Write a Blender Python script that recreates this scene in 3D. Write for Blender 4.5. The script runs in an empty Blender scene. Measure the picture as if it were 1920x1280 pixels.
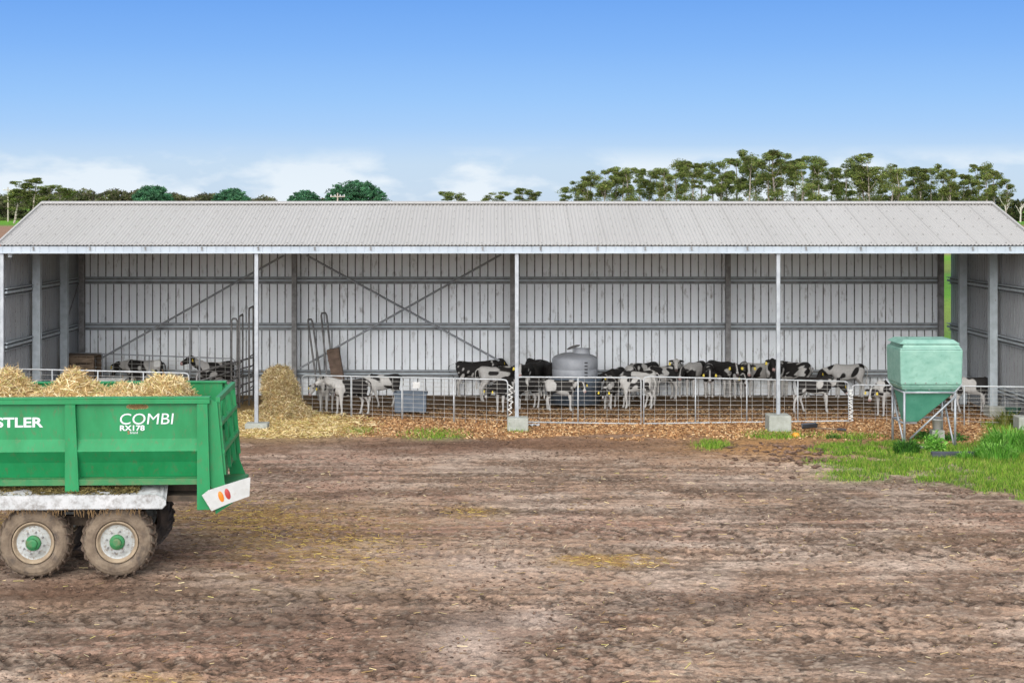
import bpy, bmesh, math, random
import numpy as np
from mathutils import Vector, Matrix, Euler
PI = math.pi
R = math.radians
random.seed(7)
scene = bpy.context.scene

# ------------------------------------------------------------------ camera
F = 3260.0; CX = 925.0; HY = 400.0; CAMZ = 4.98      # focal length and vanishing point in photo pixels
cam_d = bpy.data.cameras.new('camera'); cam = bpy.data.objects.new('camera', cam_d)
scene.collection.objects.link(cam); scene.camera = cam
cam.location = (0, 0, CAMZ); cam.rotation_euler = (R(90), 0, 0)
cam_d.sensor_width = 36; cam_d.lens = F/1920*36
cam_d.shift_x = (960-CX)/1920; cam_d.shift_y = -(640-HY)/1920
cam_d.clip_start = 0.5; cam_d.clip_end = 6000

def srgb(r, g, b):
    return tuple(((c/255)/12.92 if c/255 <= 0.04045 else ((c/255+0.055)/1.055)**2.4) for c in (r, g, b))
# ------------------------------------------------------------------ world, sun, exposure
SUN_EL, SUN_AZ = 21, 190          # azimuth clockwise from +Y (north): behind the camera, a little to the left
w = bpy.data.worlds.new('World'); scene.world = w; w.use_nodes = True
nt = w.node_tree; nt.nodes.clear(); N = nt.nodes; L = nt.links
out = N.new('ShaderNodeOutputWorld'); bg = N.new('ShaderNodeBackground'); L.new(bg.outputs[0], out.inputs[0])
sky = N.new('ShaderNodeTexSky'); sky.sky_type = 'NISHITA'; sky.sun_disc = False
sky.sun_elevation = R(SUN_EL); sky.sun_rotation = R(SUN_AZ); sky.dust_density = 0.6; sky.ozone_density = 2.0
sm = N.new('ShaderNodeVectorMath'); sm.operation = 'SCALE'; sm.inputs['Scale'].default_value = 1.0
L.new(sky.outputs[0], sm.inputs[0])
tc = N.new('ShaderNodeTexCoord'); sx = N.new('ShaderNodeSeparateXYZ'); L.new(tc.outputs['Generated'], sx.inputs[0])
gr = N.new('ShaderNodeValToRGB'); L.new(sx.outputs['Z'], gr.inputs[0])
def stop(e, p, c):
    e.position = p; e.color = (*c, 1)
els = gr.color_ramp.elements
# radiance of the clear sky with height above the horizon
EXPO = 0.1; SK = 0.1*2**EXPO
def skyc(r, g, b): return tuple(max(0.02, c/SK/0.9*k) for c, k in zip(srgb(r, g, b), (0.80, 0.87, 0.93)))
stop(els[0], 0.0, skyc(214, 226, 240)); stop(els[1], 1.0, (5.0, 5.6, 6.6))
for p, c in ((0.0288, skyc(206, 224, 244)), (0.049, skyc(172, 208, 250)), (0.0655, skyc(155, 199, 250)), (0.095, skyc(128, 180, 246)), (0.122, skyc(108, 165, 240)), (0.18, skyc(120, 168, 232)), (0.28, (5.0, 5.5, 6.4)), (0.6, (5.4, 6.0, 7.0))):
    stop(els.new(p), p, c)
mx = N.new('ShaderNodeMix'); mx.data_type = 'RGBA'; mx.inputs[0].default_value = 0.9
L.new(sm.outputs[0], mx.inputs[6]); L.new(gr.outputs[0], mx.inputs[7])
# thin clouds low over the horizon
mp = N.new('ShaderNodeMapping'); mp.inputs['Scale'].default_value = (1.0, 1.0, 2.6); L.new(tc.outputs['Generated'], mp.inputs[0])
mp.inputs['Location'].default_value = (3.37, 0.0, 1.1)
n1 = N.new('ShaderNodeTexNoise'); n1.inputs['Scale'].default_value = 13; n1.inputs['Detail'].default_value = 9; n1.inputs['Roughness'].default_value = 0.52
L.new(mp.outputs[0], n1.inputs['Vector'])
cr = N.new('ShaderNodeValToRGB'); stop(cr.color_ramp.elements[0], 0.47, (0, 0, 0)); stop(cr.color_ramp.elements[1], 0.57, (1, 1, 1)); L.new(n1.outputs[0], cr.inputs[0])
hb = N.new('ShaderNodeValToRGB'); L.new(sx.outputs['Z'], hb.inputs[0])
stop(hb.color_ramp.elements[0], 0.0, (1, 1, 1)); stop(hb.color_ramp.elements[1], 0.038, (0, 0, 0)); stop(hb.color_ramp.elements.new(0.027), 0.027, (0.8, 0.8, 0.8))
mm = N.new('ShaderNodeMath'); mm.operation = 'MULTIPLY'; L.new(cr.outputs[0], mm.inputs[0]); L.new(hb.outputs[0], mm.inputs[1])
m2 = N.new('ShaderNodeMath'); m2.operation = 'MULTIPLY'; m2.inputs[1].default_value = 0.95; L.new(mm.outputs[0], m2.inputs[0])
mc = N.new('ShaderNodeMix'); mc.data_type = 'RGBA'; L.new(m2.outputs[0], mc.inputs[0]); L.new(mx.outputs[2], mc.inputs[6]); mc.inputs[7].default_value = (*skyc(250, 250, 250), 1)
# the veiled sun makes the sky round it brighter
sv = N.new('ShaderNodeVectorMath'); sv.operation = 'DOT_PRODUCT'; L.new(tc.outputs['Generated'], sv.inputs[0])
sv.inputs[1].default_value = (math.sin(R(SUN_AZ))*math.cos(R(SUN_EL)), math.cos(R(SUN_AZ))*math.cos(R(SUN_EL)), math.sin(R(SUN_EL)))
sr = N.new('ShaderNodeMapRange'); sr.interpolation_type = 'SMOOTHSTEP'; sr.inputs['From Min'].default_value = 0.25; sr.inputs['From Max'].default_value = 1.0; sr.inputs['To Min'].default_value = 0.0; sr.inputs['To Max'].default_value = 27.0
L.new(sv.outputs['Value'], sr.inputs[0]); gl = N.new('ShaderNodeVectorMath'); gl.operation = 'SCALE'; gl.inputs[0].default_value = (1.0, 0.97, 0.93); L.new(sr.outputs[0], gl.inputs['Scale']); sg = N.new('ShaderNodeVectorMath'); sg.operation = 'ADD'; L.new(mc.outputs[2], sg.inputs[0]); L.new(gl.outputs[0], sg.inputs[1])
L.new(sg.outputs[0], bg.inputs[0]); bg.inputs[1].default_value = 0.1
sd = bpy.data.lights.new('sun', 'SUN'); sun = bpy.data.objects.new('sun', sd); scene.collection.objects.link(sun)
sd.energy = 1.3; sd.angle = R(34); sd.color = (1.0, 0.96, 0.9)
dv = Vector((math.sin(R(SUN_AZ))*math.cos(R(SUN_EL)), math.cos(R(SUN_AZ))*math.cos(R(SUN_EL)), math.sin(R(SUN_EL))))
sun.rotation_euler = dv.to_track_quat('Z', 'Y').to_euler(); sun.location = dv*60
scene.view_settings.view_transform = 'Standard'; scene.view_settings.look = 'None'
scene.view_settings.exposure = EXPO; scene.view_settings.gamma = 1
scene.cycles.max_bounces = 6; scene.cycles.diffuse_bounces = 4; scene.cycles.transparent_max_bounces = 8

# ------------------------------------------------------------------ helpers
COL = scene.collection
def pt(px, py, Y):
    return Vector(((px-CX)*Y/F, Y, CAMZ-(py-HY)*Y/F))
def gy(py):
    return CAMZ*F/(py-HY)
def tag(o, label=None, cat=None, group=None, kind=None):
    if label: o['label'] = label
    if cat: o['category'] = cat
    if group: o['group'] = group
    if kind: o['kind'] = kind
    return o
def empty(name, loc=(0, 0, 0), rz=0.0):
    o = bpy.data.objects.new(name, None); COL.objects.link(o); o.location = loc; o.rotation_euler = (0, 0, rz); o.empty_display_size = 0.2
    return o
def link(name, me, mats, parent=None):
    o = bpy.data.objects.new(name, me); COL.objects.link(o)
    for m in (mats if isinstance(mats, (list, tuple)) else [mats]): me.materials.append(m)
    if parent is not None: o.parent = parent
    return o
def np_mesh(name, V, Fq, col=None, smooth=False):
    """V (n,3), Fq (m,k) faces of one size; col (n,3) linear vertex colours"""
    V = np.asarray(V, dtype=np.float32); Fq = np.asarray(Fq, dtype=np.int32)
    me = bpy.data.meshes.new(name)
    me.vertices.add(len(V)); me.vertices.foreach_set('co', V.ravel())
    m, k = Fq.shape
    me.loops.add(m*k); me.loops.foreach_set('vertex_index', Fq.ravel())
    me.polygons.add(m); me.polygons.foreach_set('loop_start', np.arange(0, m*k, k, dtype=np.int32))
    me.update(calc_edges=True)
    if smooth: me.polygons.foreach_set('use_smooth', np.ones(m, dtype=bool))
    if col is not None:
        a = me.color_attributes.new('Col', 'FLOAT_COLOR', 'POINT')
        c = np.ones((len(V), 4), dtype=np.float32); c[:, :3] = col; a.data.foreach_set('color', c.ravel())
    me.validate()
    return me
class MB:
    def __init__(s): s.v = []; s.f = []; s.m = []; s.mi = 0
    def add(s, vs, fs):
        b = len(s.v); s.v += [tuple(p) for p in vs]; s.f += [tuple(i+b for i in f) for f in fs]; s.m += [s.mi]*len(fs); return s
    def box(s, x0, x1, y0, y1, z0, z1, M=None):
        vs = [Vector((x, y, z)) for z in (z0, z1) for y in (y0, y1) for x in (x0, x1)]
        if M is not None: vs = [M @ v for v in vs]
        return s.add(vs, [(0, 2, 3, 1), (4, 5, 7, 6), (0, 1, 5, 4), (1, 3, 7, 5), (3, 2, 6, 7), (2, 0, 4, 6)])
    def bar(s, a, b, w_, h_, up=(0, 0, 1)):
        a = Vector(a); b = Vector(b); d = (b-a).normalized(); u = Vector(up)
        if abs(d.dot(u)) > 0.99: u = Vector((0, 1, 0))
        x = d.cross(u).normalized()*w_/2; y = x.cross(d).normalized()*h_/2
        vs = [a-x-y, a+x-y, a+x+y, a-x+y, b-x-y, b+x-y, b+x+y, b-x+y]
        return s.add(vs, [(0, 3, 2, 1), (4, 5, 6, 7), (0, 1, 5, 4), (1, 2, 6, 5), (2, 3, 7, 6), (3, 0, 4, 7)])
    def tube(s, pts, r, n=8, cap=True, ell=None):
        pts = [Vector(p) for p in pts]; rs = r if isinstance(r, (list, tuple)) else [r]*len(pts)
        prev = None; vs = []
        for i, p in enumerate(pts):
            d = ((pts[min(i+1, len(pts)-1)]-pts[max(i-1, 0)])).normalized()
            if prev is None:
                ref = Vector((0, 0, 1)) if abs(d.z) < 0.9 else Vector((0, 1, 0))
            else: ref = prev
            x = d.cross(ref); x = x.normalized() if x.length > 1e-6 else Vector((1, 0, 0)); y = x.cross(d).normalized(); prev = y
            for k in range(n):
                a = 2*PI*k/n; vs.append(p + x*math.cos(a)*rs[i] + y*math.sin(a)*rs[i])
        fs = []
        for i in range(len(pts)-1):
            for k in range(n):
                k2 = (k+1) % n; fs.append((i*n+k, i*n+k2, (i+1)*n+k2, (i+1)*n+k))
        if cap: fs.append(tuple(range(n-1, -1, -1))); fs.append(tuple((len(pts)-1)*n+k for k in range(n)))
        return s.add(vs, fs)
    def lathe(s, prof, n=24, M=None, cap=False):
        """prof: (r, z) about the z axis"""
        vs = [Vector((r*math.cos(2*PI*k/n), r*math.sin(2*PI*k/n), z)) for r, z in prof for k in range(n)]
        if M is not None: vs = [M @ v for v in vs]
        fs = [(i*n+k, i*n+(k+1) % n, (i+1)*n+(k+1) % n, (i+1)*n+k) for i in range(len(prof)-1) for k in range(n)]
        if cap: fs.append(tuple(range(n-1, -1, -1))); fs.append(tuple((len(prof)-1)*n+k for k in range(n)))
        return s.add(vs, fs)
    def prism(s, poly, d, f):
        """poly: 2-D points, f(p, t) -> 3-D for t in d"""
        n = len(poly); vs = [f(p, t) for t in d for p in poly]
        fs = [tuple(range(n)), tuple(range(2*n-1, n-1, -1))] + [(k, k+n, (k+1) % n+n, (k+1) % n) for k in range(n)]
        return s.add(vs, fs)
    def grid(s, rows):
        n = len(rows[0]); vs = [p for r in rows for p in r]
        return s.add(vs, [(i*n+k, i*n+k+1, (i+1)*n+k+1, (i+1)*n+k) for i in range(len(rows)-1) for k in range(n-1)])
    def build(s, name, mats, parent=None, smooth=False, bevel=0.0):
        me = bpy.data.meshes.new(name); me.from_pydata(s.v, [], s.f)
        bm = bmesh.new(); bm.from_mesh(me); bmesh.ops.recalc_face_normals(bm, faces=bm.faces); bm.to_mesh(me); bm.free()
        o = link(name, me, mats, parent)
        if any(s.m): me.polygons.foreach_set('material_index', s.m)
        if smooth: me.polygons.foreach_set('use_smooth', [True]*len(me.polygons))
        if bevel:
            b = o.modifiers.new('bevel', 'BEVEL'); b.width = bevel; b.segments = 2; b.limit_method = 'ANGLE'
        return o

# vectorised value noise ------------------------------------------------
def _h(ix, iy, seed):
    n = (ix.astype(np.int64)*374761393 + iy.astype(np.int64)*668265263 + seed*1442695041) & 0x7fffffff
    n = ((n ^ (n >> 13))*1274126177) & 0x7fffffff
    n = n ^ (n >> 16)
    return (n & 0xffff)/65535.0
def vn(x, y, seed=0):
    ix = np.floor(x); iy = np.floor(y); fx = x-ix; fy = y-iy
    fx = fx*fx*(3-2*fx); fy = fy*fy*(3-2*fy)
    a = _h(ix, iy, seed); b = _h(ix+1, iy, seed); c = _h(ix, iy+1, seed); d = _h(ix+1, iy+1, seed)
    return (a*(1-fx)+b*fx)*(1-fy)+(c*(1-fx)+d*fx)*fy
def fbm(x, y, oct=4, seed=0, rough=0.5):
    t = 0; a = 1; s = 0
    for i in range(oct):
        t = t+a*vn(x, y, seed+i*17); s += a; a *= rough; x = x*2.03+13.1; y = y*2.03+7.7
    return t/s
def sst(a, b, x):
    t = np.clip((x-a)/(b-a), 0, 1); return t*t*(3-2*t)

# materials ----------------------------------------------------------------
def mat(name, c1, c2=None, scale=4.0, lo=0.35, hi=0.65, rough=0.7, metal=0.0, bump=0.0, bscale=30.0, stretch=(1, 1, 1), c3=None, s3=20.0, t3=(0.6, 0.7), spec=0.5, detail=6, rand=0.0):
    m = bpy.data.materials.new(name); m.use_nodes = True; t = m.node_tree; n = t.nodes; l = t.links
    b = n['Principled BSDF']; b.inputs['Roughness'].default_value = rough; b.inputs['Metallic'].default_value = metal
    b.inputs['Specular IOR Level'].default_value = spec
    co = n.new('ShaderNodeTexCoord'); ma = n.new('ShaderNodeMapping'); ma.inputs['Scale'].default_value = stretch; l.new(co.outputs['Object'], ma.inputs[0])
    src = None
    if c2 is not None:
        no = n.new('ShaderNodeTexNoise'); no.inputs['Scale'].default_value = scale; no.inputs['Detail'].default_value = detail; no.inputs['Roughness'].default_value = 0.62
        l.new(ma.outputs[0], no.inputs['Vector'])
        ra = n.new('ShaderNodeValToRGB'); stop(ra.color_ramp.elements[0], lo, c1); stop(ra.color_ramp.elements[1], hi, c2); l.new(no.outputs[0], ra.inputs[0]); src = ra.outputs[0]
    else:
        rg = n.new('ShaderNodeRGB'); rg.outputs[0].default_value = (*c1, 1); src = rg.outputs[0]
    if c3 is not None:
        no = n.new('ShaderNodeTexNoise'); no.inputs['Scale'].default_value = s3; no.inputs['Detail'].default_value = 8; no.inputs['Roughness'].default_value = 0.7
        l.new(ma.outputs[0], no.inputs['Vector'])
        ra = n.new('ShaderNodeValToRGB'); stop(ra.color_ramp.elements[0], t3[0], (0, 0, 0)); stop(ra.color_ramp.elements[1], t3[1], (1, 1, 1)); l.new(no.outputs[0], ra.inputs[0])
        mi = n.new('ShaderNodeMix'); mi.data_type = 'RGBA'; l.new(ra.outputs[0], mi.inputs[0]); l.new(src, mi.inputs[6]); mi.inputs[7].default_value = (*c3, 1); src = mi.outputs[2]
    if rand:
        oi = n.new('ShaderNodeObjectInfo'); hs = n.new('ShaderNodeHueSaturation'); mr = n.new('ShaderNodeMapRange'); mr.inputs['To Min'].default_value = 1-rand; mr.inputs['To Max'].default_value = 1+rand
        l.new(oi.outputs['Random'], mr.inputs[0]); l.new(mr.outputs[0], hs.inputs['Value']); l.new(src, hs.inputs['Color']); src = hs.outputs[0]
    l.new(src, b.inputs['Base Color'])
    if bump:
        nb = n.new('ShaderNodeTexNoise'); nb.inputs['Scale'].default_value = bscale; nb.inputs['Detail'].default_value = 6; l.new(ma.outputs[0], nb.inputs['Vector'])
        bu = n.new('ShaderNodeBump'); bu.inputs['Strength'].default_value = bump; bu.inputs['Distance'].default_value = 0.02; l.new(nb.outputs[0], bu.inputs['Height']); l.new(bu.outputs[0], b.inputs['Normal'])
    return m
def vmat(name, rough=0.8, fine=0.25, fscale=40.0, bump=0.0, bscale=30, trans=0.0, spec=0.3, rand=0.0):
    """base colour from the mesh's colour attribute, with fine grain"""
    m = bpy.data.materials.new(name); m.use_nodes = True; t = m.node_tree; n = t.nodes; l = t.links
    b = n['Principled BSDF']; b.inputs['Roughness'].default_value = rough; b.inputs['Specular IOR Level'].default_value = spec
    a = n.new('ShaderNodeVertexColor'); a.layer_name = 'Col'; co = n.new('ShaderNodeTexCoord')
    src = a.outputs[0]
    if fine:
        no = n.new('ShaderNodeTexNoise'); no.inputs['Scale'].default_value = fscale; no.inputs['Detail'].default_value = 5; no.inputs['Roughness'].default_value = 0.7; l.new(co.outputs['Object'], no.inputs['Vector'])
        mr = n.new('ShaderNodeMapRange'); mr.inputs['From Min'].default_value = 0.3; mr.inputs['From Max'].default_value = 0.7; mr.inputs['To Min'].default_value = 1-fine; mr.inputs['To Max'].default_value = 1+fine; l.new(no.outputs[0], mr.inputs[0])
        vm = n.new('ShaderNodeVectorMath'); vm.operation = 'SCALE'; l.new(src, vm.inputs[0]); l.new(mr.outputs[0], vm.inputs['Scale']); src = vm.outputs[0]
    if rand:
        oi = n.new('ShaderNodeObjectInfo'); hs = n.new('ShaderNodeHueSaturation'); mr = n.new('ShaderNodeMapRange'); mr.inputs['To Min'].default_value = 1-rand; mr.inputs['To Max'].default_value = 1+rand
        l.new(oi.outputs['Random'], mr.inputs[0]); l.new(mr.outputs[0], hs.inputs['Value']); l.new(src, hs.inputs['Color']); src = hs.outputs[0]
    l.new(src, b.inputs['Base Color'])
    if trans:
        tr = n.new('ShaderNodeBsdfTranslucent'); l.new(src, tr.inputs[0]); ad = n.new('ShaderNodeMixShader'); ad.inputs[0].default_value = trans
        l.new(b.outputs[0], ad.inputs[1]); l.new(tr.outputs[0], ad.inputs[2]); l.new(ad.outputs[0], n['Material Output'].inputs[0])
    if bump:
        nb = n.new('ShaderNodeTexNoise'); nb.inputs['Scale'].default_value = bscale; nb.inputs['Detail'].default_value = 8; nb.inputs['Roughness'].default_value = 0.65; l.new(co.outputs['Object'], nb.inputs['Vector'])
        bu = n.new('ShaderNodeBump'); bu.inputs['Strength'].default_value = bump; bu.inputs['Distance'].default_value = 0.03; l.new(nb.outputs[0], bu.inputs['Height']); l.new(bu.outputs[0], b.inputs['Normal'])
    return m
M = {}
M['roof'] = mat('roof_zinc', (0.395, 0.38, 0.36), (0.425, 0.41, 0.39), 0.5, 0.35, 0.65, rough=0.6, metal=0.0, spec=0.3, stretch=(1, 0.25, 0.25), c3=(0.36, 0.345, 0.325), s3=3.0, t3=(0.60, 0.80))
M['roof_dark'] = mat('roof_fixing', (0.2, 0.19, 0.18), rough=0.6)
M['seam'] = mat('roof_lap', (0.345, 0.335, 0.32), rough=0.6)
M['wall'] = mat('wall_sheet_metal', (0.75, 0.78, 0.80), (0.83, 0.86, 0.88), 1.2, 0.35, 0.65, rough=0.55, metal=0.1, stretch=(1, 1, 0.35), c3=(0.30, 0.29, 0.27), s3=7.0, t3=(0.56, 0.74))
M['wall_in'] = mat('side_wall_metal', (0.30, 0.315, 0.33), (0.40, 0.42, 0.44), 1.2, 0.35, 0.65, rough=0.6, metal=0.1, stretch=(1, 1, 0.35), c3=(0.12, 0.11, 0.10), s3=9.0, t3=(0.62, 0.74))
M['groove'] = mat('shaded_stained_groove', (0.20, 0.20, 0.195), (0.36, 0.37, 0.37), 3.0, 0.4, 0.6, rough=0.8, stretch=(1, 1, 0.8), c3=(0.07, 0.065, 0.06), s3=14, t3=(0.54, 0.62))  # rib channels coloured dark to stand for their shade, with stain blotches on top
M['fascia'] = mat('fascia_metal', (0.34, 0.385, 0.43), (0.41, 0.455, 0.50), 2.0, rough=0.5, metal=0.1, c3=(0.3, 0.32, 0.33), s3=8, t3=(0.66, 0.76))
M['galv'] = mat('galvanised_steel', (0.28, 0.30, 0.32), (0.39, 0.41, 0.43), 6.0, rough=0.45, metal=0.4, c3=(0.28, 0.27, 0.26), s3=14, t3=(0.62, 0.75))
M['galv_col'] = mat('weathered_steel_column', (0.33, 0.37, 0.39), (0.45, 0.50, 0.53), 5.0, rough=0.6, metal=0.2, c3=(0.2, 0.18, 0.16), s3=10, t3=(0.6, 0.75))
M['galv_dark'] = mat('grimy_shaded_steel', (0.14, 0.135, 0.13), (0.27, 0.265, 0.26), 6.0, rough=0.6, metal=0.3)
M['girt'] = mat('girt_steel', (0.22, 0.215, 0.21), (0.36, 0.36, 0.35), 3.0, rough=0.5, metal=0.3, stretch=(0.3, 1, 1))
M['white_pipe'] = mat('pale_pipe', (0.38, 0.40, 0.41), (0.50, 0.52, 0.53), 7, rough=0.45, metal=0.15, c3=(0.4, 0.37, 0.33), s3=16, t3=(0.65, 0.78))
M['wire'] = mat('fence_wire', (0.42, 0.41, 0.38), (0.6, 0.59, 0.56), 5, rough=0.5, metal=0.2)
M['concrete'] = mat('concrete', (0.28, 0.29, 0.25), (0.38, 0.39, 0.35), 5, rough=0.95, bump=0.5, bscale=40, c3=(0.16, 0.22, 0.10), s3=6, t3=(0.62, 0.75))
M['seam_dark'] = mat('dark_joint', (0.06, 0.09, 0.07), rough=0.8)
M['green'] = mat('green_paint', (0.008, 0.185, 0.056), (0.014, 0.235, 0.080), 3.0, rough=0.45, stretch=(1, 1, 0.45), c3=(0.085, 0.13, 0.055), s3=16, t3=(0.54, 0.76), spec=0.35, bump=0.06, bscale=8)
M['green_dirty'] = mat('muddy_green_paint', (0.010, 0.17, 0.055), (0.05, 0.19, 0.06), 4.0, rough=0.6, c3=(0.14, 0.13, 0.06), s3=7, t3=(0.5, 0.75))
M['fender'] = mat('mud_splashed_white', (0.44, 0.45, 0.45), (0.54, 0.54, 0.54), 5.0, rough=0.6, c3=(0.20, 0.185, 0.17), s3=11, t3=(0.46, 0.70))
M['white_dirty'] = mat('grubby_white_paint', (0.46, 0.46, 0.44), (0.56, 0.56, 0.54), 5.0, rough=0.5, c3=(0.42, 0.36, 0.28), s3=12, t3=(0.58, 0.75))
M['decal'] = mat('decal_white', (0.62, 0.64, 0.66), rough=0.5)
M['decal_red'] = mat('decal_red', (0.5, 0.03, 0.03), rough=0.5)
M['tyre'] = mat('muddy_tyre', (0.13, 0.095, 0.066), (0.24, 0.185, 0.13), 5.0, rough=0.95, bump=0.6, bscale=26, c3=(0.075, 0.06, 0.05), s3=6, t3=(0.52, 0.70))
M['tyre_lug'] = mat('dark_mud_on_lugs', (0.085, 0.058, 0.042), (0.17, 0.125, 0.09), 7.0, rough=0.95, bump=0.4, bscale=30)
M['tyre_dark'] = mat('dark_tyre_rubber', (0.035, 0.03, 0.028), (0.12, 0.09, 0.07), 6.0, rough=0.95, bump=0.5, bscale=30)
M['rim'] = mat('wheel_rim_paint', (0.30, 0.31, 0.29), (0.44, 0.46, 0.45), 3.0, 0.4, 0.6, rough=0.6, c3=(0.20, 0.165, 0.13), s3=22, t3=(0.50, 0.64))
M['rim_mud'] = mat('muddy_wheel_rim', (0.24, 0.18, 0.12), (0.36, 0.28, 0.19), 7.0, rough=0.9, bump=0.3)
M['black'] = mat('black_plastic', (0.02, 0.02, 0.022), (0.05, 0.05, 0.055), 5, rough=0.5)
M['chassis'] = mat('muddy_chassis', (0.05, 0.04, 0.03), (0.14, 0.10, 0.07), 5.0, rough=0.9)
M['orange'] = mat('amber_lens', (0.75, 0.22, 0.02), rough=0.3)
M['red'] = mat('red_lens', (0.42, 0.05, 0.04), rough=0.3)
M['hopper'] = mat('pale_green_plastic', (0.165, 0.33, 0.265), (0.25, 0.42, 0.345), 2.5, rough=0.5, c3=(0.09, 0.23, 0.17), s3=6, t3=(0.52, 0.80), spec=0.4, stretch=(1, 1, 1.6))
M['hopper_low'] = mat('green_hopper_cone', (0.06, 0.24, 0.165), (0.10, 0.31, 0.22), 3, rough=0.45, c3=(0.04, 0.15, 0.10), s3=6, t3=(0.6, 0.75))
M['tank'] = mat('grey_tank_plastic', (0.27, 0.285, 0.31), (0.35, 0.365, 0.39), 4, rough=0.55, c3=(0.2, 0.2, 0.2), s3=10, t3=(0.64, 0.75))
M['blue_box'] = mat('blue_grey_plastic', (0.075, 0.10, 0.13), (0.12, 0.15, 0.19), 5, rough=0.5, c3=(0.2, 0.2, 0.19), s3=14, t3=(0.6, 0.8))
M['wood'] = mat('weathered_timber', (0.12, 0.085, 0.055), (0.24, 0.175, 0.12), 5, rough=0.9, bump=0.4, stretch=(1, 1, 6))
M['rust_board'] = mat('rusty_board', (0.13, 0.09, 0.065), (0.22, 0.15, 0.11), 6, rough=0.9)
M['sleeper'] = mat('black_sleeper', (0.03, 0.035, 0.045), (0.07, 0.075, 0.09), 5, rough=0.85, stretch=(0.3, 3, 3))
M['twine'] = mat('white_twine', (0.75, 0.75, 0.72), rough=0.8)
M['yellow'] = mat('yellow_tag', (0.80, 0.62, 0.06), rough=0.5)
M['orange_plastic'] = mat('orange_plastic', (0.75, 0.27, 0.02), (0.8, 0.33, 0.04), rough=0.5)
M['pole'] = mat('pole_timber', (0.33, 0.29, 0.23), (0.45, 0.40, 0.33), 3, rough=0.9)
M['bark'] = mat('eucalypt_bark', (0.16, 0.13, 0.10), (0.40, 0.36, 0.31), 1.2, 0.4, 0.6, rough=0.9, rand=0.3)
M['bark_pale'] = mat('bare_pale_bark', (0.42, 0.38, 0.33), (0.6, 0.56, 0.5), 1.0, rough=0.9)
M['leaf'] = vmat('leaves', rough=0.7, fine=0.15, fscale=3, trans=0.30, rand=0.15)
M['straw'] = vmat('straw', rough=0.85, fine=0.1, fscale=5, trans=0.15)
M['blade'] = vmat('grass_blades', rough=0.6, fine=0.1, fscale=4, trans=0.35)
M['chip'] = vmat('wood_chips', rough=0.9, fine=0.15, fscale=30)
M['coat'] = vmat('calf_coat', rough=0.75, fine=0.12, fscale=25, bump=0.25, bscale=60)

# ------------------------------------------------------------------ the ground
HX, HYW = -4.55, 42.2          # hay heap foot
def px_of(X, Y): return CX+X*F/Y
def py_of(Y): return HY+CAMZ*F/Y
TRACKS = [  # (y0, slope, curve amplitude, curve length, width, x from, x to, strength)
    (19.25, 0.004, 0.10, 9, 0.66, -8, 1.4, 1.0), (21.1, 0.01, 0.12, 11, 0.50, -9, 9, 0.75), (22.4, -0.012, 0.15, 8, 0.5, -9, 10, 0.8),
    (25.3, -0.03, 0.35, 13, 0.5, -1.0, 10, 1.0), (26.9, -0.05, 0.4, 12, 0.5, 0.2, 11, 0.8), (20.2, 0.02, 0.2, 7, 0.45, 0.5, 8, 0.6),
    (29.5, -0.03, 0.5, 15, 0.5, -3.5, 12, 0.5), (23.9, 0.03, 0.2, 10, 0.5, -5.5, 3, 0.5), (18.3, -0.03, 0.1, 6, 0.5, -1, 7, 0.6)]
def terrain(Y, X):
    far = np.clip(Y-58, 0, 380)*0.0095
    return far + np.clip(Y-438, 0, 5000)*0.004
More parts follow.
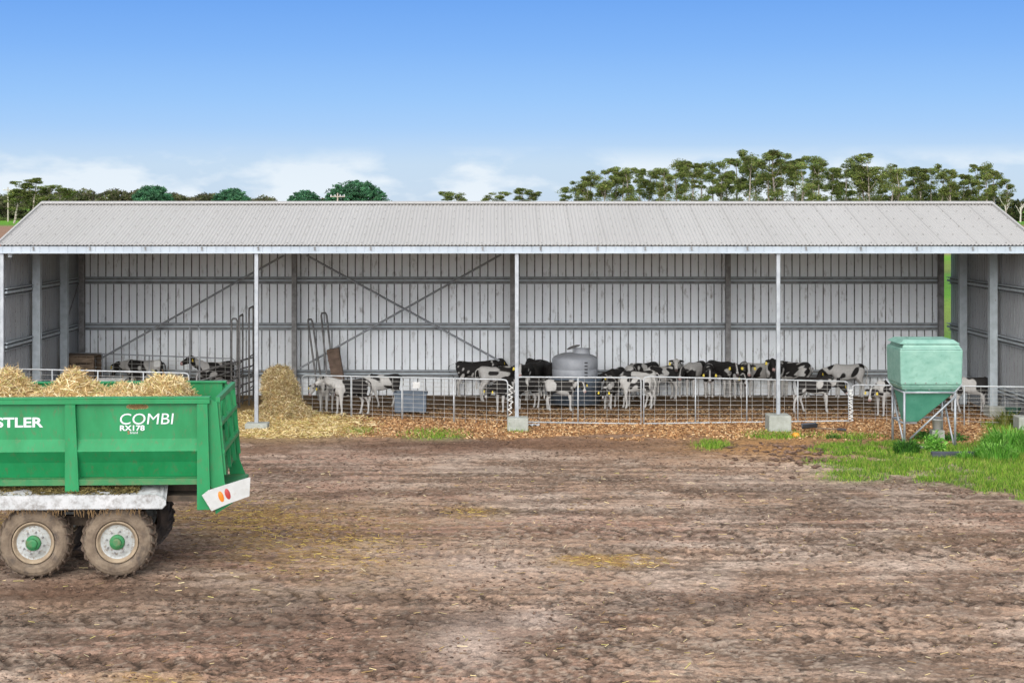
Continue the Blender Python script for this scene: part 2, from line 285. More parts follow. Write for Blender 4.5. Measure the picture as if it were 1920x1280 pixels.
def ground_fields(X, Y):
    px = px_of(X, Y); py = py_of(Y)
    near = 1-sst(43, 50, Y)
    n1 = fbm(X*1.1, Y*1.1, 5, 3); n2 = fbm(X*4, Y*4, 4, 11); n3 = fbm(X*0.35, Y*0.35, 3, 23); n4 = fbm(X*11, Y*11, 3, 31, 0.6)
    st = fbm(X*0.5, Y*2.2, 4, 41)            # drawn out along the wheel direction
    n5 = fbm(X*22+3, Y*17, 2, 37, 0.6)
    trk = np.zeros_like(X)
    for (y0, sl, am, ln, wd, xa, xb, k) in TRACKS:
        trk = np.maximum(trk, k*np.exp(-((Y-(y0+sl*X*1.0+am*np.sin(X/ln*2*PI*0.5+y0)))/wd*2)**4)*sst(xa-1, xa+0.5, X)*(1-sst(xb-0.5, xb+1, X)))
    q_ = 1-0.55*trk
    h = (n1-0.5)*0.05+(n2-0.5)*0.022*q_+(n4-0.5)*0.026*q_+(n5-0.5)*0.018
    yard = (1-sst(38.5, 40.5, Y))
    rut = np.zeros_like(X)
    for (y0, sl, am, ln, wd, xa, xb, k) in TRACKS:
        yc = y0+sl*X*1.0+am*np.sin(X/ln*2*PI*0.5+y0)
        d = (Y-yc); m = np.exp(-(d/wd*1.6)**4)*sst(xa-1, xa+0.5, X)*(1-sst(xb-0.5, xb+1, X))*k*sst(0.18, 0.42, fbm(X*0.6, Y*0.9, 3, int(y0*7)))
        ph = (X+np.abs(d)*0.62+(n2-0.5)*0.10)/0.36+y0
        lug = np.abs((ph % 1.0)-0.5)*2
        lug = sst(0.22, 0.36, lug)
        h = h+m*(lug*0.030-0.028)
        berm = np.exp(-((np.abs(d)-wd*0.62)/0.09)**2)*sst(xa-1, xa+0.5, X)*(1-sst(xb-0.5, xb+1, X))*k
        h = h+berm*0.028*(0.2+1.6*n4)
        rut = np.maximum(rut, m*(1-lug)*0.95*sst(0.30, 0.46, n4)+m*0.12)
    # hoof and boot churn
    cell = np.abs(fbm(X*2.6, Y*2.6, 3, 77)-0.5); h = h-np.exp(-(cell/0.035)**2)*0.014
    churn = np.exp(-(cell/0.04)**2)
    z = (h*yard*1.0 + (h*0.45)*(1-yard)*near)
    # mound of bedding under the pen, straw under the hay heap
    z = z+0.05*np.exp(-(((X-HX)/1.5)**2+((Y-41.6)/1.2)**2))
    z = np.where(near > 0, z, 0)+terrain(Y, X)+(fbm(X*0.02, Y*0.02, 3, 5)-0.5)*0.8*sst(70, 200, Y)
    # colours ---------------------------------------------------------
    def C(*c): return np.array(srgb(*c))
    def mixc(c, cc, m): return c*(1-m[..., None])+cc*m[..., None]
    mud = C(168, 139, 117); dark = C(86, 70, 58); pale = C(196, 174, 156); red = C(160, 124, 104)
    c = np.ones(X.shape+(3,))*mud
    c = mixc(c, pale, sst(0.46, 0.68, n3*0.5+n1*0.5)*0.8)
    c = mixc(c, red, sst(0.5, 0.7, fbm(X*0.25+9, Y*0.4, 4, 51))*0.75)
    c = mixc(c, dark, sst(0.52, 0.62, st)*0.55)
    c = mixc(c, dark, sst(0.52, 0.57, fbm(X*0.22+5, Y*3.2, 4, 43))*0.50)
    
    c = mixc(c, dark*0.8, sst(0.50, 0.58, n2*0.2+n4*0.4+n5*0.4)*0.45)
    c = mixc(c, dark*0.75, churn*0.55)
    c = mixc(c, C(192, 172, 152), sst(0.54, 0.62, n5*0.5+n4*0.3+n1*0.2)*0.45)
    c = mixc(c, dark*0.72, sst(0.2, 0.7, rut)*0.70+np.clip(rut, 0, 0.12)*1.2)  # wet mud in the ruts, plus lug groove shade put into the colour
    pl = np.exp(-(((px-880)/75)**2+((py-1205)/45)**2))+np.exp(-(((px-1010)/60)**2+((py-1160)/22)**2))+np.exp(-(((px-905)/130)**2+((py-1060)/26)**2))*0.8
    c = mixc(c, C(196, 174, 158), np.clip(pl, 0, 1)*0.7)
    # wet brown band in front of the shed and the damp patch beside the trailer
    c = mixc(c, C(105, 78, 62), np.exp(-((py-832+(n1-0.5)*30)/16)**2)*(1-sst(950, 1350, px))*0.75)
    c = mixc(c, C(120, 90, 68), np.exp(-((py-830+(n1-0.5)*20)/22)**2)*sst(900, 1000, px)*0.6)
    c = mixc(c, C(78, 62, 52), (np.exp(-(((px-690)/260)**2+((py-1140)/42)**2))*0.28+np.exp(-(((px-330)/560)**4+((py-1150)/62)**4))*0.42)*sst(0.30, 0.55, n1))
    c = mixc(c, C(78, 62, 52), np.exp(-(((px-1390)/230)**2+((py-1130)/35)**2))*0.55*sst(0.35, 0.6, n1))
    c = mixc(c, C(96, 72, 58), np.exp(-(((px-120)/270)**2+((py-1110)/32)**2))*0.8)
    straw = C(196, 168, 112); strawd = C(150, 118, 72)
    def blob(cx, cy, rx, ry, p=2.0): return np.exp(-((np.abs(px-cx)/rx)**p+(np.abs(py-cy)/ry)**p))
    wv = n1*0.5+n2*0.5
    s = blob(600, 1020, 220, 70)*0.75+blob(430, 965, 130, 30)*0.8+blob(880, 960, 60, 10)+blob(1155, 1052, 100, 11)*1.8+blob(300, 1278, 130, 22)*0.7+blob(1790, 1010, 120, 10)*0.3+blob(20, 985, 120, 30)
    c = mixc(c, strawd, np.clip(s, 0, 1)*sst(0.36, 0.6, wv)*0.85)
    # sandy soil before the right bays
    c = mixc(c, C(168, 126, 82), blob(1470, 838, 190, 26)*sst(0.3, 0.55, wv+0.05))
    # wood chips along the fence line and into the pens
    chipz = sst(38.3, 39.3, Y+(n1-0.5)*2.6+(n2-0.5)*1.2-sst(1400, 1900, px)*-1.2)*(1-sst(43.2, 45.5, Y))*sst(600, 700, px)
    c = mixc(c, C(150, 110, 74), chipz*0.95)
    c = mixc(c, C(205, 160, 110), chipz*sst(0.52, 0.62, n4)*0.6)
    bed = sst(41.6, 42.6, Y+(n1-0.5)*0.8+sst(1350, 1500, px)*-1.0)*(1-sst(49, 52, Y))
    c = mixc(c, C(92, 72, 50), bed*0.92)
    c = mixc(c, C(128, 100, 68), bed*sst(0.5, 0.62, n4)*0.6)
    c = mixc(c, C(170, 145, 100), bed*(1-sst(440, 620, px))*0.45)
    sp = blob(545, 800, 120, 20)+blob(470, 790, 70, 22)
    c = mixc(c, straw, np.clip(sp, 0, 1)*sst(0.25, 0.45, wv+0.1))
    # grass: small strips and the bank on the right
    g = np.clip(blob(815, 815, 55, 8)+blob(675, 808, 25, 6)+blob(1450, 815, 50, 7)+blob(1335, 834, 30, 7)+blob(1600, 818, 60, 6)*0.6+blob(970, 806, 20, 6), 0, 1)
    edge = 832+ (px-1520)*-0.00+ (n1-0.5)*26
    low = 868+(px-1560)*0.175+(n1-0.5)*60+(n2-0.5)*30
    bank = sst(1500, 1560, px+(n1-0.5)*70)*sst(edge-6, edge+4, py)*(1-sst(low-10, low+12, py))
    bank = bank*sst(0.40, 0.52, wv+0.03+sst(1580, 1850, px)*0.13)*(0.35+0.65*sst(0.36, 0.5, fbm(X*3.1+4, Y*1.6, 4, 87)))
    bank = np.maximum(bank, blob(1600, 892, 60, 10)*sst(0.4, 0.5, wv))
    rb = sst(1835, 1880, px+(n1-0.5)*60)*sst(785, 800, py)*(1-sst(900, 930, py))
    g = np.maximum(np.maximum(g, bank), rb)*(Y < 43)
    gc = C(98, 128, 42)
    c = mixc(c, gc, g*0.9)
    # fields behind the shed
    behind = sst(48.5, 49.5, Y)
    fc = mixc(np.ones(X.shape+(3,))*C(112, 168, 40), C(86, 132, 44), sst(0.4, 0.65, fbm(X*0.15, Y*0.08, 4, 61)))
    fc = mixc(fc, C(128, 100, 80), sst(0.5, 0.6, fbm(X*0.2, Y*0.06, 3, 71))*0.45*(Y < 150))
    fc = mixc(fc, C(150, 118, 96), sst(160, 175, Y+(n3-0.5)*20)*(1-sst(330, 350, Y)))
    c = mixc(c, fc, behind)
    return z, c, g, chipz, np.clip(sp, 0, 1), s
def spaced(a, b, s0, s1):
    o = [a]
    while o[-1] < b: o.append(o[-1]+s0+(s1-s0)*(o[-1]-a)/(b-a))
    return o
xs = [-3000, -1600, -900, -500, -300, -180, -120, -80, -55, -40, -30, -22, -18, -15.5, -14]+list(np.arange(-13, 13.01, 0.034))+[14, 15.5, 18, 22, 30, 40, 55, 80, 120, 180, 300, 500, 900, 1600, 3000]
ys = [-300, -120, -50, -20, -5, 3, 8, 11, 13.5, 15, 16, 16.8]+spaced(17.3, 43.0, 0.022, 0.062)+spaced(43.3, 60, 0.25, 1.0)+spaced(62, 200, 2, 8)+spaced(210, 480, 10, 25)+[560, 700, 1000, 1500, 2500, 4500]
GX, GY = np.meshgrid(np.array(xs, dtype=float), np.array(sorted(ys), dtype=float))
GZ, GC, _g, _c, _s, _s2 = ground_fields(GX, GY)
ny, nx = GX.shape; idx = np.arange(nx*ny).reshape(ny, nx)
Fq = np.stack([idx[:-1, :-1], idx[:-1, 1:], idx[1:, 1:], idx[1:, :-1]], -1).reshape(-1, 4)
gme = np_mesh('ground', np.stack([GX, GY, GZ], -1).reshape(-1, 3), Fq, GC.reshape(-1, 3), smooth=True)
def ground_mat():
    m = bpy.data.materials.new('muddy_ground'); m.use_nodes = True; t = m.node_tree; n = t.nodes; l = t.links; b = n['Principled BSDF']; b.inputs['Roughness'].default_value = 0.9; b.inputs['Specular IOR Level'].default_value = 0.15
    a = n.new('ShaderNodeVertexColor'); a.layer_name = 'Col'; co = n.new('ShaderNodeTexCoord'); ma = n.new('ShaderNodeMapping'); ma.inputs['Scale'].default_value = (0.85, 1.0, 1); l.new(co.outputs['Object'], ma.inputs[0])
    def noise(sc, de=6, ro=0.65):
        q = n.new('ShaderNodeTexNoise'); q.inputs['Scale'].default_value = sc; q.inputs['Detail'].default_value = de; q.inputs['Roughness'].default_value = ro; l.new(ma.outputs[0], q.inputs['Vector']); return q.outputs[0]
    def rng(src, a0, a1, b0, b1):
        q = n.new('ShaderNodeMapRange'); q.inputs['From Min'].default_value = a0; q.inputs['From Max'].default_value = a1; q.inputs['To Min'].default_value = b0; q.inputs['To Max'].default_value = b1; l.new(src, q.inputs[0]); return q.outputs[0]
    def mul(x, y):
        q = n.new('ShaderNodeMath'); q.operation = 'MULTIPLY'; l.new(x, q.inputs[0]); l.new(y, q.inputs[1]); return q.outputs[0]
    g1 = noise(24, 4, 0.7); g2 = noise(75, 3, 0.7); g3 = noise(7.5, 6, 0.62); g5 = noise(13, 4, 0.6); big = noise(0.7, 4, 0.6)
    zone = rng(big, .40, .56, 0.0, 1.0)                       # churned zones between smoother crust
    dk = mul(rng(g3, .545, .59, 0, 1), rng(zone, 0, 1, .35, 1)); dk2 = mul(rng(g5, .57, .61, 0, 1), rng(zone, 0, 1, .45, 1)); li = rng(g5, .36, .44, 1.16, 1.0)
    v = mul(mul(rng(g1, .35, .65, .76, 1.22), rng(g2, .3, .7, .72, 1.28)), mul(rng(dk, 0, 1, 1, .50), mul(rng(dk2, 0, 1, 1, .60), li)))
    vm = n.new('ShaderNodeVectorMath'); vm.operation = 'SCALE'; l.new(a.outputs[0], vm.inputs[0]); l.new(v, vm.inputs['Scale']); l.new(vm.outputs[0], b.inputs['Base Color'])
    ih = n.new('ShaderNodeMath'); ih.operation = 'MULTIPLY'; l.new(dk, ih.inputs[0]); ih.inputs[1].default_value = -1
    b1 = n.new('ShaderNodeBump'); b1.inputs['Strength'].default_value = 0.6; b1.inputs['Distance'].default_value = 0.014; l.new(ih.outputs[0], b1.inputs['Height'])
    b2 = n.new('ShaderNodeBump'); b2.inputs['Strength'].default_value = 0.8; b2.inputs['Distance'].default_value = 0.009; l.new(g1, b2.inputs['Height']); l.new(b1.outputs[0], b2.inputs['Normal']); l.new(b2.outputs[0], b.inputs['Normal'])
    return m
M['ground'] = ground_mat()
ground = link('ground', gme, M['ground']); tag(ground, kind='structure')
def gz(x, y):
    X = np.atleast_1d(np.asarray(x, dtype=float)); Y = np.atleast_1d(np.asarray(y, dtype=float))
    return ground_fields(X, Y)[0]
RNG = np.random.default_rng(11)
def strips(P, D, Wd, col):
    """thin quads: centre P, half-length vector D, half-width vector Wd"""
    n = len(P); V = np.stack([P-D-Wd, P+D-Wd, P+D+Wd, P-D+Wd], 1).reshape(-1, 3)
    return V, np.arange(4*n).reshape(n, 4), np.repeat(col, 4, 0)
def randdir(n, zs=1.0):
    a = RNG.normal(size=(n, 3)); a[:, 2] *= zs; return a/np.linalg.norm(a, axis=1)[:, None]
def straw_on(P, lmin, lmax, wd, zs=0.5, cols=None):
    n = len(P); d = randdir(n, zs); up = randdir(n, 1.0); wv = np.cross(d, up); wv /= np.linalg.norm(wv, axis=1)[:, None]+1e-9
    ln = RNG.uniform(lmin, lmax, n)[:, None]/2
    pal = np.array([srgb(*c) for c in (cols or [(228, 206, 152), (206, 180, 120), (238, 220, 174), (176, 146, 92), (190, 178, 108), (150, 118, 72)])])
    c = pal[RNG.integers(0, len(pal), n)]*RNG.uniform(0.8, 1.15, n)[:, None]
    return strips(P, d*ln, wv*wd/2, c)
def joined(parts):
    V = []; Q = []; C_ = []; b = 0
    for v, q, c in parts: V.append(v); Q.append(q+b); C_.append(c); b += len(v)
    return np.concatenate(V), np.concatenate(Q), np.concatenate(C_)
def scatter(n, x0, x1, y0, y1, which, thr=0.2):
    """random points where one of the ground masks is strong"""
    X = RNG.uniform(x0, x1, n); Y = RNG.uniform(y0, y1, n); f = ground_fields(X, Y)
    k = RNG.uniform(thr, 1, n) < f[which]
    return np.stack([X[k], Y[k], f[0][k]], -1)
# wood chips
P = scatter(60000, -3.6, 12.4, 37.6, 45.0, 3, 0.25); P[:, 2] += 0.012
d = randdir(len(P), 0.25); wv = np.cross(d, randdir(len(P))); wv /= np.linalg.norm(wv, axis=1)[:, None]
pal = np.array([srgb(*c) for c in ((188, 148, 106), (156, 114, 76), (214, 184, 142), (104, 74, 52), (196, 154, 106), (166, 124, 86))])
cc = pal[RNG.integers(0, 6, len(P))]*RNG.uniform(0.75, 1.1, len(P))[:, None]
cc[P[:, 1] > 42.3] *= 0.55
V, Q, C_ = strips(P, d*RNG.uniform(0.01, 0.036, len(P))[:, None], wv*RNG.uniform(0.007, 0.017, len(P))[:, None], cc)
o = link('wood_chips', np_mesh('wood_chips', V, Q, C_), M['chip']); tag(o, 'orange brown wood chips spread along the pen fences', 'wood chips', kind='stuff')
# loose straw
P = scatter(24000, -6.8, -2.2, 38.5, 43.6, 4, 0.1); P[:, 2] += RNG.uniform(0, 0.05, len(P))
P2 = scatter(52000, -9.5, 6.5, 17.6, 33, 5, 0.30); P2[:, 2] += 0.012
P3 = np.stack([RNG.uniform(-8, 8, 1500), RNG.uniform(17.8, 34, 1500), np.zeros(1500)], -1); P3[:, 2] = gz(P3[:, 0], P3[:, 1])+0.01
A = straw_on(P, 0.08, 0.24, 0.012, 0.3); B = straw_on(P2, 0.04, 0.14, 0.007, 0.15, [(196, 168, 96), (168, 134, 78), (205, 182, 92), (134, 104, 66), (182, 150, 88)]); Cc = straw_on(P3, 0.03, 0.14, 0.008, 0.12)
V, Q, C_ = joined([A, B, Cc]); o = link('loose_straw', np_mesh('loose_straw', V, Q, C_), M['straw']); tag(o, 'loose yellow straw strewn over the mud and round the hay heap', 'straw', kind='stuff')
# grass blades
P = scatter(95000, 4.5, 12.2, 30.2, 38.9, 2, 0.15); Pb = scatter(34000, -3.6, 9.5, 36.5, 40.3, 2, 0.1); Pc = scatter(16000, 9.8, 12.4, 35, 42, 2, 0.1)
Pn = np.concatenate([P, Pb, Pc]); n = len(Pn)
hgt = RNG.uniform(0.04, 0.10, n)*(0.6+0.9*fbm(Pn[:, 0]*1.3, Pn[:, 1]*1.3, 3, 91)); lean = RNG.normal(0, 0.35, (n, 2))*hgt[:, None]
a = RNG.uniform(0, PI, n); wx = np.cos(a)*0.009; wy = np.sin(a)*0.009
V = np.stack([np.stack([Pn[:, 0]-wx, Pn[:, 1]-wy, Pn[:, 2]-0.01], -1), np.stack([Pn[:, 0]+wx, Pn[:, 1]+wy, Pn[:, 2]-0.01], -1), np.stack([Pn[:, 0]+lean[:, 0], Pn[:, 1]+lean[:, 1], Pn[:, 2]+hgt], -1)], 1).reshape(-1, 3)
pal = np.array([srgb(*c) for c in ((124, 164, 48), (98, 140, 40), (146, 180, 62), (80, 116, 40), (166, 168, 88))])
cc = pal[RNG.integers(0, 5, n)]*(0.75+0.5*fbm(Pn[:, 0]*2, Pn[:, 1]*2, 3, 93))[:, None]
o = link('grass', np_mesh('grass', V, np.arange(3*n).reshape(n, 3), np.repeat(cc, 3, 0)), M['blade']); tag(o, 'short bright green grass on the bank and in strips along the shed', 'grass', kind='stuff')
# clods of mud
def clods(n, X, Y, S, name, label):
    ico = np.array([(0, 0, 1), (0.9, 0, 0.3), (0.28, 0.85, 0.3), (-0.72, 0.53, 0.3), (-0.72, -0.53, 0.3), (0.28, -0.85, 0.3), (0, 0, -0.5)])
    fi = np.array([(0, 1, 2), (0, 2, 3), (0, 3, 4), (0, 4, 5), (0, 5, 1), (6, 2, 1), (6, 3, 2), (6, 4, 3), (6, 5, 4), (6, 1, 5)])
    Z = gz(X, Y); V = ico[None]*RNG.uniform(0.6, 1.35, (n, 7, 1))*S[:, None, None]*np.array([1.2, 1, 0.6])+np.stack([X, Y, Z+S*0.15], -1)[:, None]
    c = np.array(srgb(112, 90, 76))*RNG.uniform(0.5, 1.45, n)[:, None]
    o = link(name, np_mesh(name, V.reshape(-1, 3), (fi[None]+(np.arange(n)*7)[:, None, None]).reshape(-1, 3), np.repeat(c, 7, 0)), M['chip'])
    tag(o, label, 'mud clods', kind='stuff')
n = 150; px = RNG.normal(1490, 55, n); py = RNG.normal(855, 12, n); Y = CAMZ*F/(py-HY); X = (px-CX)*Y/F
n2 = 30000; X2 = RNG.uniform(-9, 11, n2); Y2 = 17.6+20.5*RNG.uniform(0, 1, n2)**1.15; k = fbm(X2*0.8, Y2*1.2, 3, 97) > 0.47; X2 = X2[k]; Y2 = Y2[k]
clods(n+len(X2), np.concatenate([X, X2]), np.concatenate([Y, Y2]), np.concatenate([RNG.uniform(0.02, 0.085, n), 0.007+0.022*RNG.uniform(0, 1, len(X2))**2]), 'mud_clods', 'dark crumbled clods of mud lying over the churned yard')

# ------------------------------------------------------------------ the shed
XL, XR = -11.33, 12.5; YF, YB = 40.0, 47.5; YRIDGE = 43.9; ZR = 5.235; YE = 39.85; ZE = 4.253
shed = empty('farm_shed', (0, 43.9, 0)); tag(shed, 'long open fronted galvanised steel calf shed with a grey gabled roof', 'farm shed')
shed.location = (0, 0, 0)
mb = MB()
def roofz(y): return ZR-(ZR-ZE)*abs(y-YRIDGE)/(YRIDGE-YE)
pitch = 0.0862; nn = int((12.57+11.37)/pitch*8)
X_ = [-11.37+i*pitch/8 for i in range(nn+1)]
def off(x): return 0.011*math.cos(2*PI*x/pitch)
mb.grid([[(x, YE, ZE+off(x)) for x in X_], [(x, YRIDGE-0.02, ZR-0.005+off(x)) for x in X_]])
mb.grid([[(x, YRIDGE+0.02, ZR-0.005+off(x)) for x in X_], [(x, 47.95, ZE+off(x)) for x in X_]])
mb.mi = 1
for yy in (40.0, 40.75, 41.5, 42.25, 43.0, 43.6):
    k = 0; x = -11.3
    while x < 12.5:
        z = roofz(yy)+0.012; mb.box(x-0.012, x+0.012, yy-0.015, yy+0.015, z, z+0.014); x += pitch*4
mb.mi = 2
for i in range(1, 31):
    x = -11.37+i*pitch*9
    if 0.2 < x < 12.5: mb.bar((x, YE+0.002, ZE+0.012+0.001), (x, YRIDGE-0.05, ZR+0.008), 0.008, 0.005)
roof = mb.build('roof', [M['roof'], M['roof_dark'], M['seam']], shed, smooth=False)
cap = MB(); cap.prism([(YRIDGE-0.20, ZR-0.014), (YRIDGE, ZR+0.04), (YRIDGE+0.2, ZR-0.014), (YRIDGE+0.2, ZR-0.002), (YRIDGE, ZR+0.052), (YRIDGE-0.20, ZR+0.006)], (-11.4, 12.6), lambda p, t: (t, p[0], p[1]))
cap.build('ridge_cap', M['roof'], roof)
for nm, xx in (('barge_flashing', -11.39), ('barge_flashing', 12.575)):
    b = MB()
    for s in (-1, 1):
        ye = YE if s < 0 else 47.95
        b.bar((xx, ye, ZE+0.0), (xx, YRIDGE+s*0.001, ZR+0.0), 0.05, 0.085)
    b.build(nm, M['roof'], roof)
# sheets with trapezoid ribs
RP = 0.213
def ribbed(a, b, z0f, z1f, fn, name, m, flip=1, depth=0.04):
    """a..b along the wall, fn(t, d) -> (x, y): rib depth d points out of the shed"""
    T = []; t = a
    while t < b-1e-6:
        for u, dd in ((0, 0), (0.091, 0), (0.099, 1), (0.114, 1), (0.122, 0)):
            if t+u*RP/0.213 <= b: T.append((t+u, dd))
        t += RP
    T.append((b, 0))
    mb = MB(); rows = []
    rows.append([(*fn(t, d_*depth), z0f(t)) for t, d_ in T]); rows.append([(*fn(t, d_*depth), z1f(t)) for t, d_ in T])
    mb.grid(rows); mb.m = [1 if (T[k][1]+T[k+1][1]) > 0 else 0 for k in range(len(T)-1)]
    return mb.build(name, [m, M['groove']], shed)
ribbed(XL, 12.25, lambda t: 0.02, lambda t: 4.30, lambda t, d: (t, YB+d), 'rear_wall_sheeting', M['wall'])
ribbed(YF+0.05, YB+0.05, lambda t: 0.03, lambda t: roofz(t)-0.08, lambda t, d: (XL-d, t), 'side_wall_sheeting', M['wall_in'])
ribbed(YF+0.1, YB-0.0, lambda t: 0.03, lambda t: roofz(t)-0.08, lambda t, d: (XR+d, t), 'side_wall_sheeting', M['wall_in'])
mb = ribbed(-11.36, 12.56, lambda t: 4.085, lambda t: 4.226, lambda t, d: (t, YE+0.05-d*0.0+d), 'fascia', M['fascia'], depth=0.008); mb.data.materials[1] = M['fascia']
tr = MB(); tr.box(-11.36, 12.56, YE+0.02, YE+0.06, 4.06, 4.088); tr.build('fascia_trim', M['fascia'], mb)
for px in (62, 168, 272, 378, 484, 590, 695, 905, 1014, 1121, 1210, 1297, 1402, 1512, 1615, 1720, 1825, 1895):
    hk = MB(); x = (px-CX)*YE/F; hk.box(x-0.012, x+0.012, YE+0.018, YE+0.03, 4.13, 4.215); hk.box(x-0.03, x+0.02, YE+0.015, YE+0.03, 4.19, 4.205); hk.box(x-0.02, x+0.03, YE+0.015, YE+0.03, 4.13, 4.142)
    hk.build('fascia_bracket', M['galv_dark'], mb)
# girts along the back: C-sections, open side down
def girt(p0, p1, z, nrm, name='girt'):
    mb = MB(); p0 = Vector(p0); p1 = Vector(p1); n_ = Vector(nrm)
    a0 = p0+Vector((0, 0, z)); a1 = p1+Vector((0, 0, z)); V3 = lambda q: Vector((0, 0, q))
    mb.bar(a0+n_*0.0, a1+n_*0.0, 0.006, 0.20); mb.mi = 1  # web in dark steel: paints the shadow lines between the pale lips
    mb.bar(a0+n_*0.05+V3(.082), a1+n_*0.05+V3(.082), 0.09, 0.022); mb.bar(a0+n_*0.06+V3(.0), a1+n_*0.06+V3(.0), 0.05, 0.055)
    mb.bar(a0+n_*0.03+V3(-.088), a1+n_*0.03+V3(-.088), 0.05, 0.012); mb.mi = 0
    return mb.build(name, [M['galv_dark'], M['galv_col']], shed)
for z in (3.155, 1.90, 0.62):
    girt((XL+0.05, YB-0.10, 0), (12.2, YB-0.10, 0), z, (0, -1, 0))
    girt((XL+0.03, YF+0.1, 0), (XL+0.03, YB-0.25, 0), z, (1, 0, 0))
    girt((XR-0.03, YF+0.1, 0), (XR-0.03, YB-0.02, 0), z, (-1, 0, 0))
g_ = MB(); g_.box(XL+0.03, XL+0.08, YF+0.1, YB-0.1, 4.02, 4.14); g_.build('girt', M['girt'], shed)
g_ = MB(); g_.box(XR-0.08, XR-0.03, YF+0.1, YB-0.1, 4.02, 4.14); g_.build('girt', M['girt'], shed)
def column(x, y, w_, d_, m, z1=4.2, name='column', pad=False):
    mb = MB(); t = 0.012
    mb.box(x-w_/2, x+w_/2, y-d_/2, y-d_/2+t, 0, z1); mb.box(x-w_/2, x+w_/2, y+d_/2-t, y+d_/2, 0, z1); mb.box(x-t/2-w_/2+t, x+t/2-w_/2+t, y-d_/2+t+0.001, y+d_/2-t-0.001, 0, z1)
    mb.box(x+w_/2-1.5*t, x+w_/2-0.5*t, y-d_/2+t+0.001, y+d_/2-t-0.001, 0, z1)
    return mb.build(name, m, shed)
for px in (154, 552, 961, 1365, 1764):
    column((px-CX)*47.1/F, 47.1, 0.13, 0.2, M['galv_dark'])
for X0, Y0 in ((XL+0.19, 42.45), (XL+0.19, 45.15), (XR-0.22, 45.5), (XR-0.22, 42.75)):
    column(X0, Y0, 0.19, 0.16, M['galv_col'], roofz(Y0)-0.15)
POSTX = [(4-CX)*40/F, (481-CX)*40/F, (969-CX)*40/F, (1459-CX)*40/F, (1929-CX)*40/F]
foot = {1: (-0.24, 0.28, 0.0, 0.17), 2: (-0.22, 0.26, 0, 0.30), 3: (-0.27, 0.24, 0, 0.37), 4: (-0.30, 0.2, 0, 0.32), 0: (-0.25, 0.25, 0, 0.2)}
for i, x in enumerate(POSTX):
    mb = MB(); mb.box(x-0.045, x+0.045, YF-0.045, YF+0.045, 0.1, 4.2)
    p = mb.build('front_post', M['galv'], shed, bevel=0.008)
    a, b, z0, z1 = foot[i]; fb = MB(); yo = -0.16 if i == 3 else 0
    fb.box(x+a, x+b, YF-0.24+yo, YF+0.22, -0.15, z1); fb.build('footing', M['concrete'], p, bevel=0.02)
fp = MB(); xx = (1866-CX)*42.75/F; fp.box(xx-0.22, xx+0.24, 42.45, 43.0, -0.1, 0.26); fp.build('footing', M['concrete'], shed, bevel=0.02)
for x in POSTX[1:4]+[XL+0.2, XR-0.2]:
    mb = MB(); mb.bar((x, YF, ZE-0.19), (x, YRIDGE, ZR-0.19), 0.08, 0.2); mb.bar((x, YB-0.2, ZE-0.15), (x, YRIDGE, ZR-0.19), 0.08, 0.2); mb.build('rafter', M['galv_col'], shed)
for yy in (40.75, 42.0, 43.3, 44.5, 45.8, 47.0):
    mb = MB(); mb.box(XL+0.03, XR-0.03, yy-0.04, yy+0.04, roofz(yy)-0.12, roofz(yy)-0.02); mb.build('purlin', M['girt'], shed)
for a, b in (((160, 688), (532, 479)), ((562, 690), (940, 477)), ((575, 479), (936, 676))):
    mb = MB(); mb.tube([pt(*a, 46.95), pt(*b, 46.95)], 0.028, 8); mb.build('wall_brace', M['galv'], shed)
mb = MB(); mb.tube([(XL+0.12, 47.0, 3.1), (XL+0.12, 45.9, 2.3)], 0.014, 6); mb.build('wall_brace', M['galv_dark'], shed)

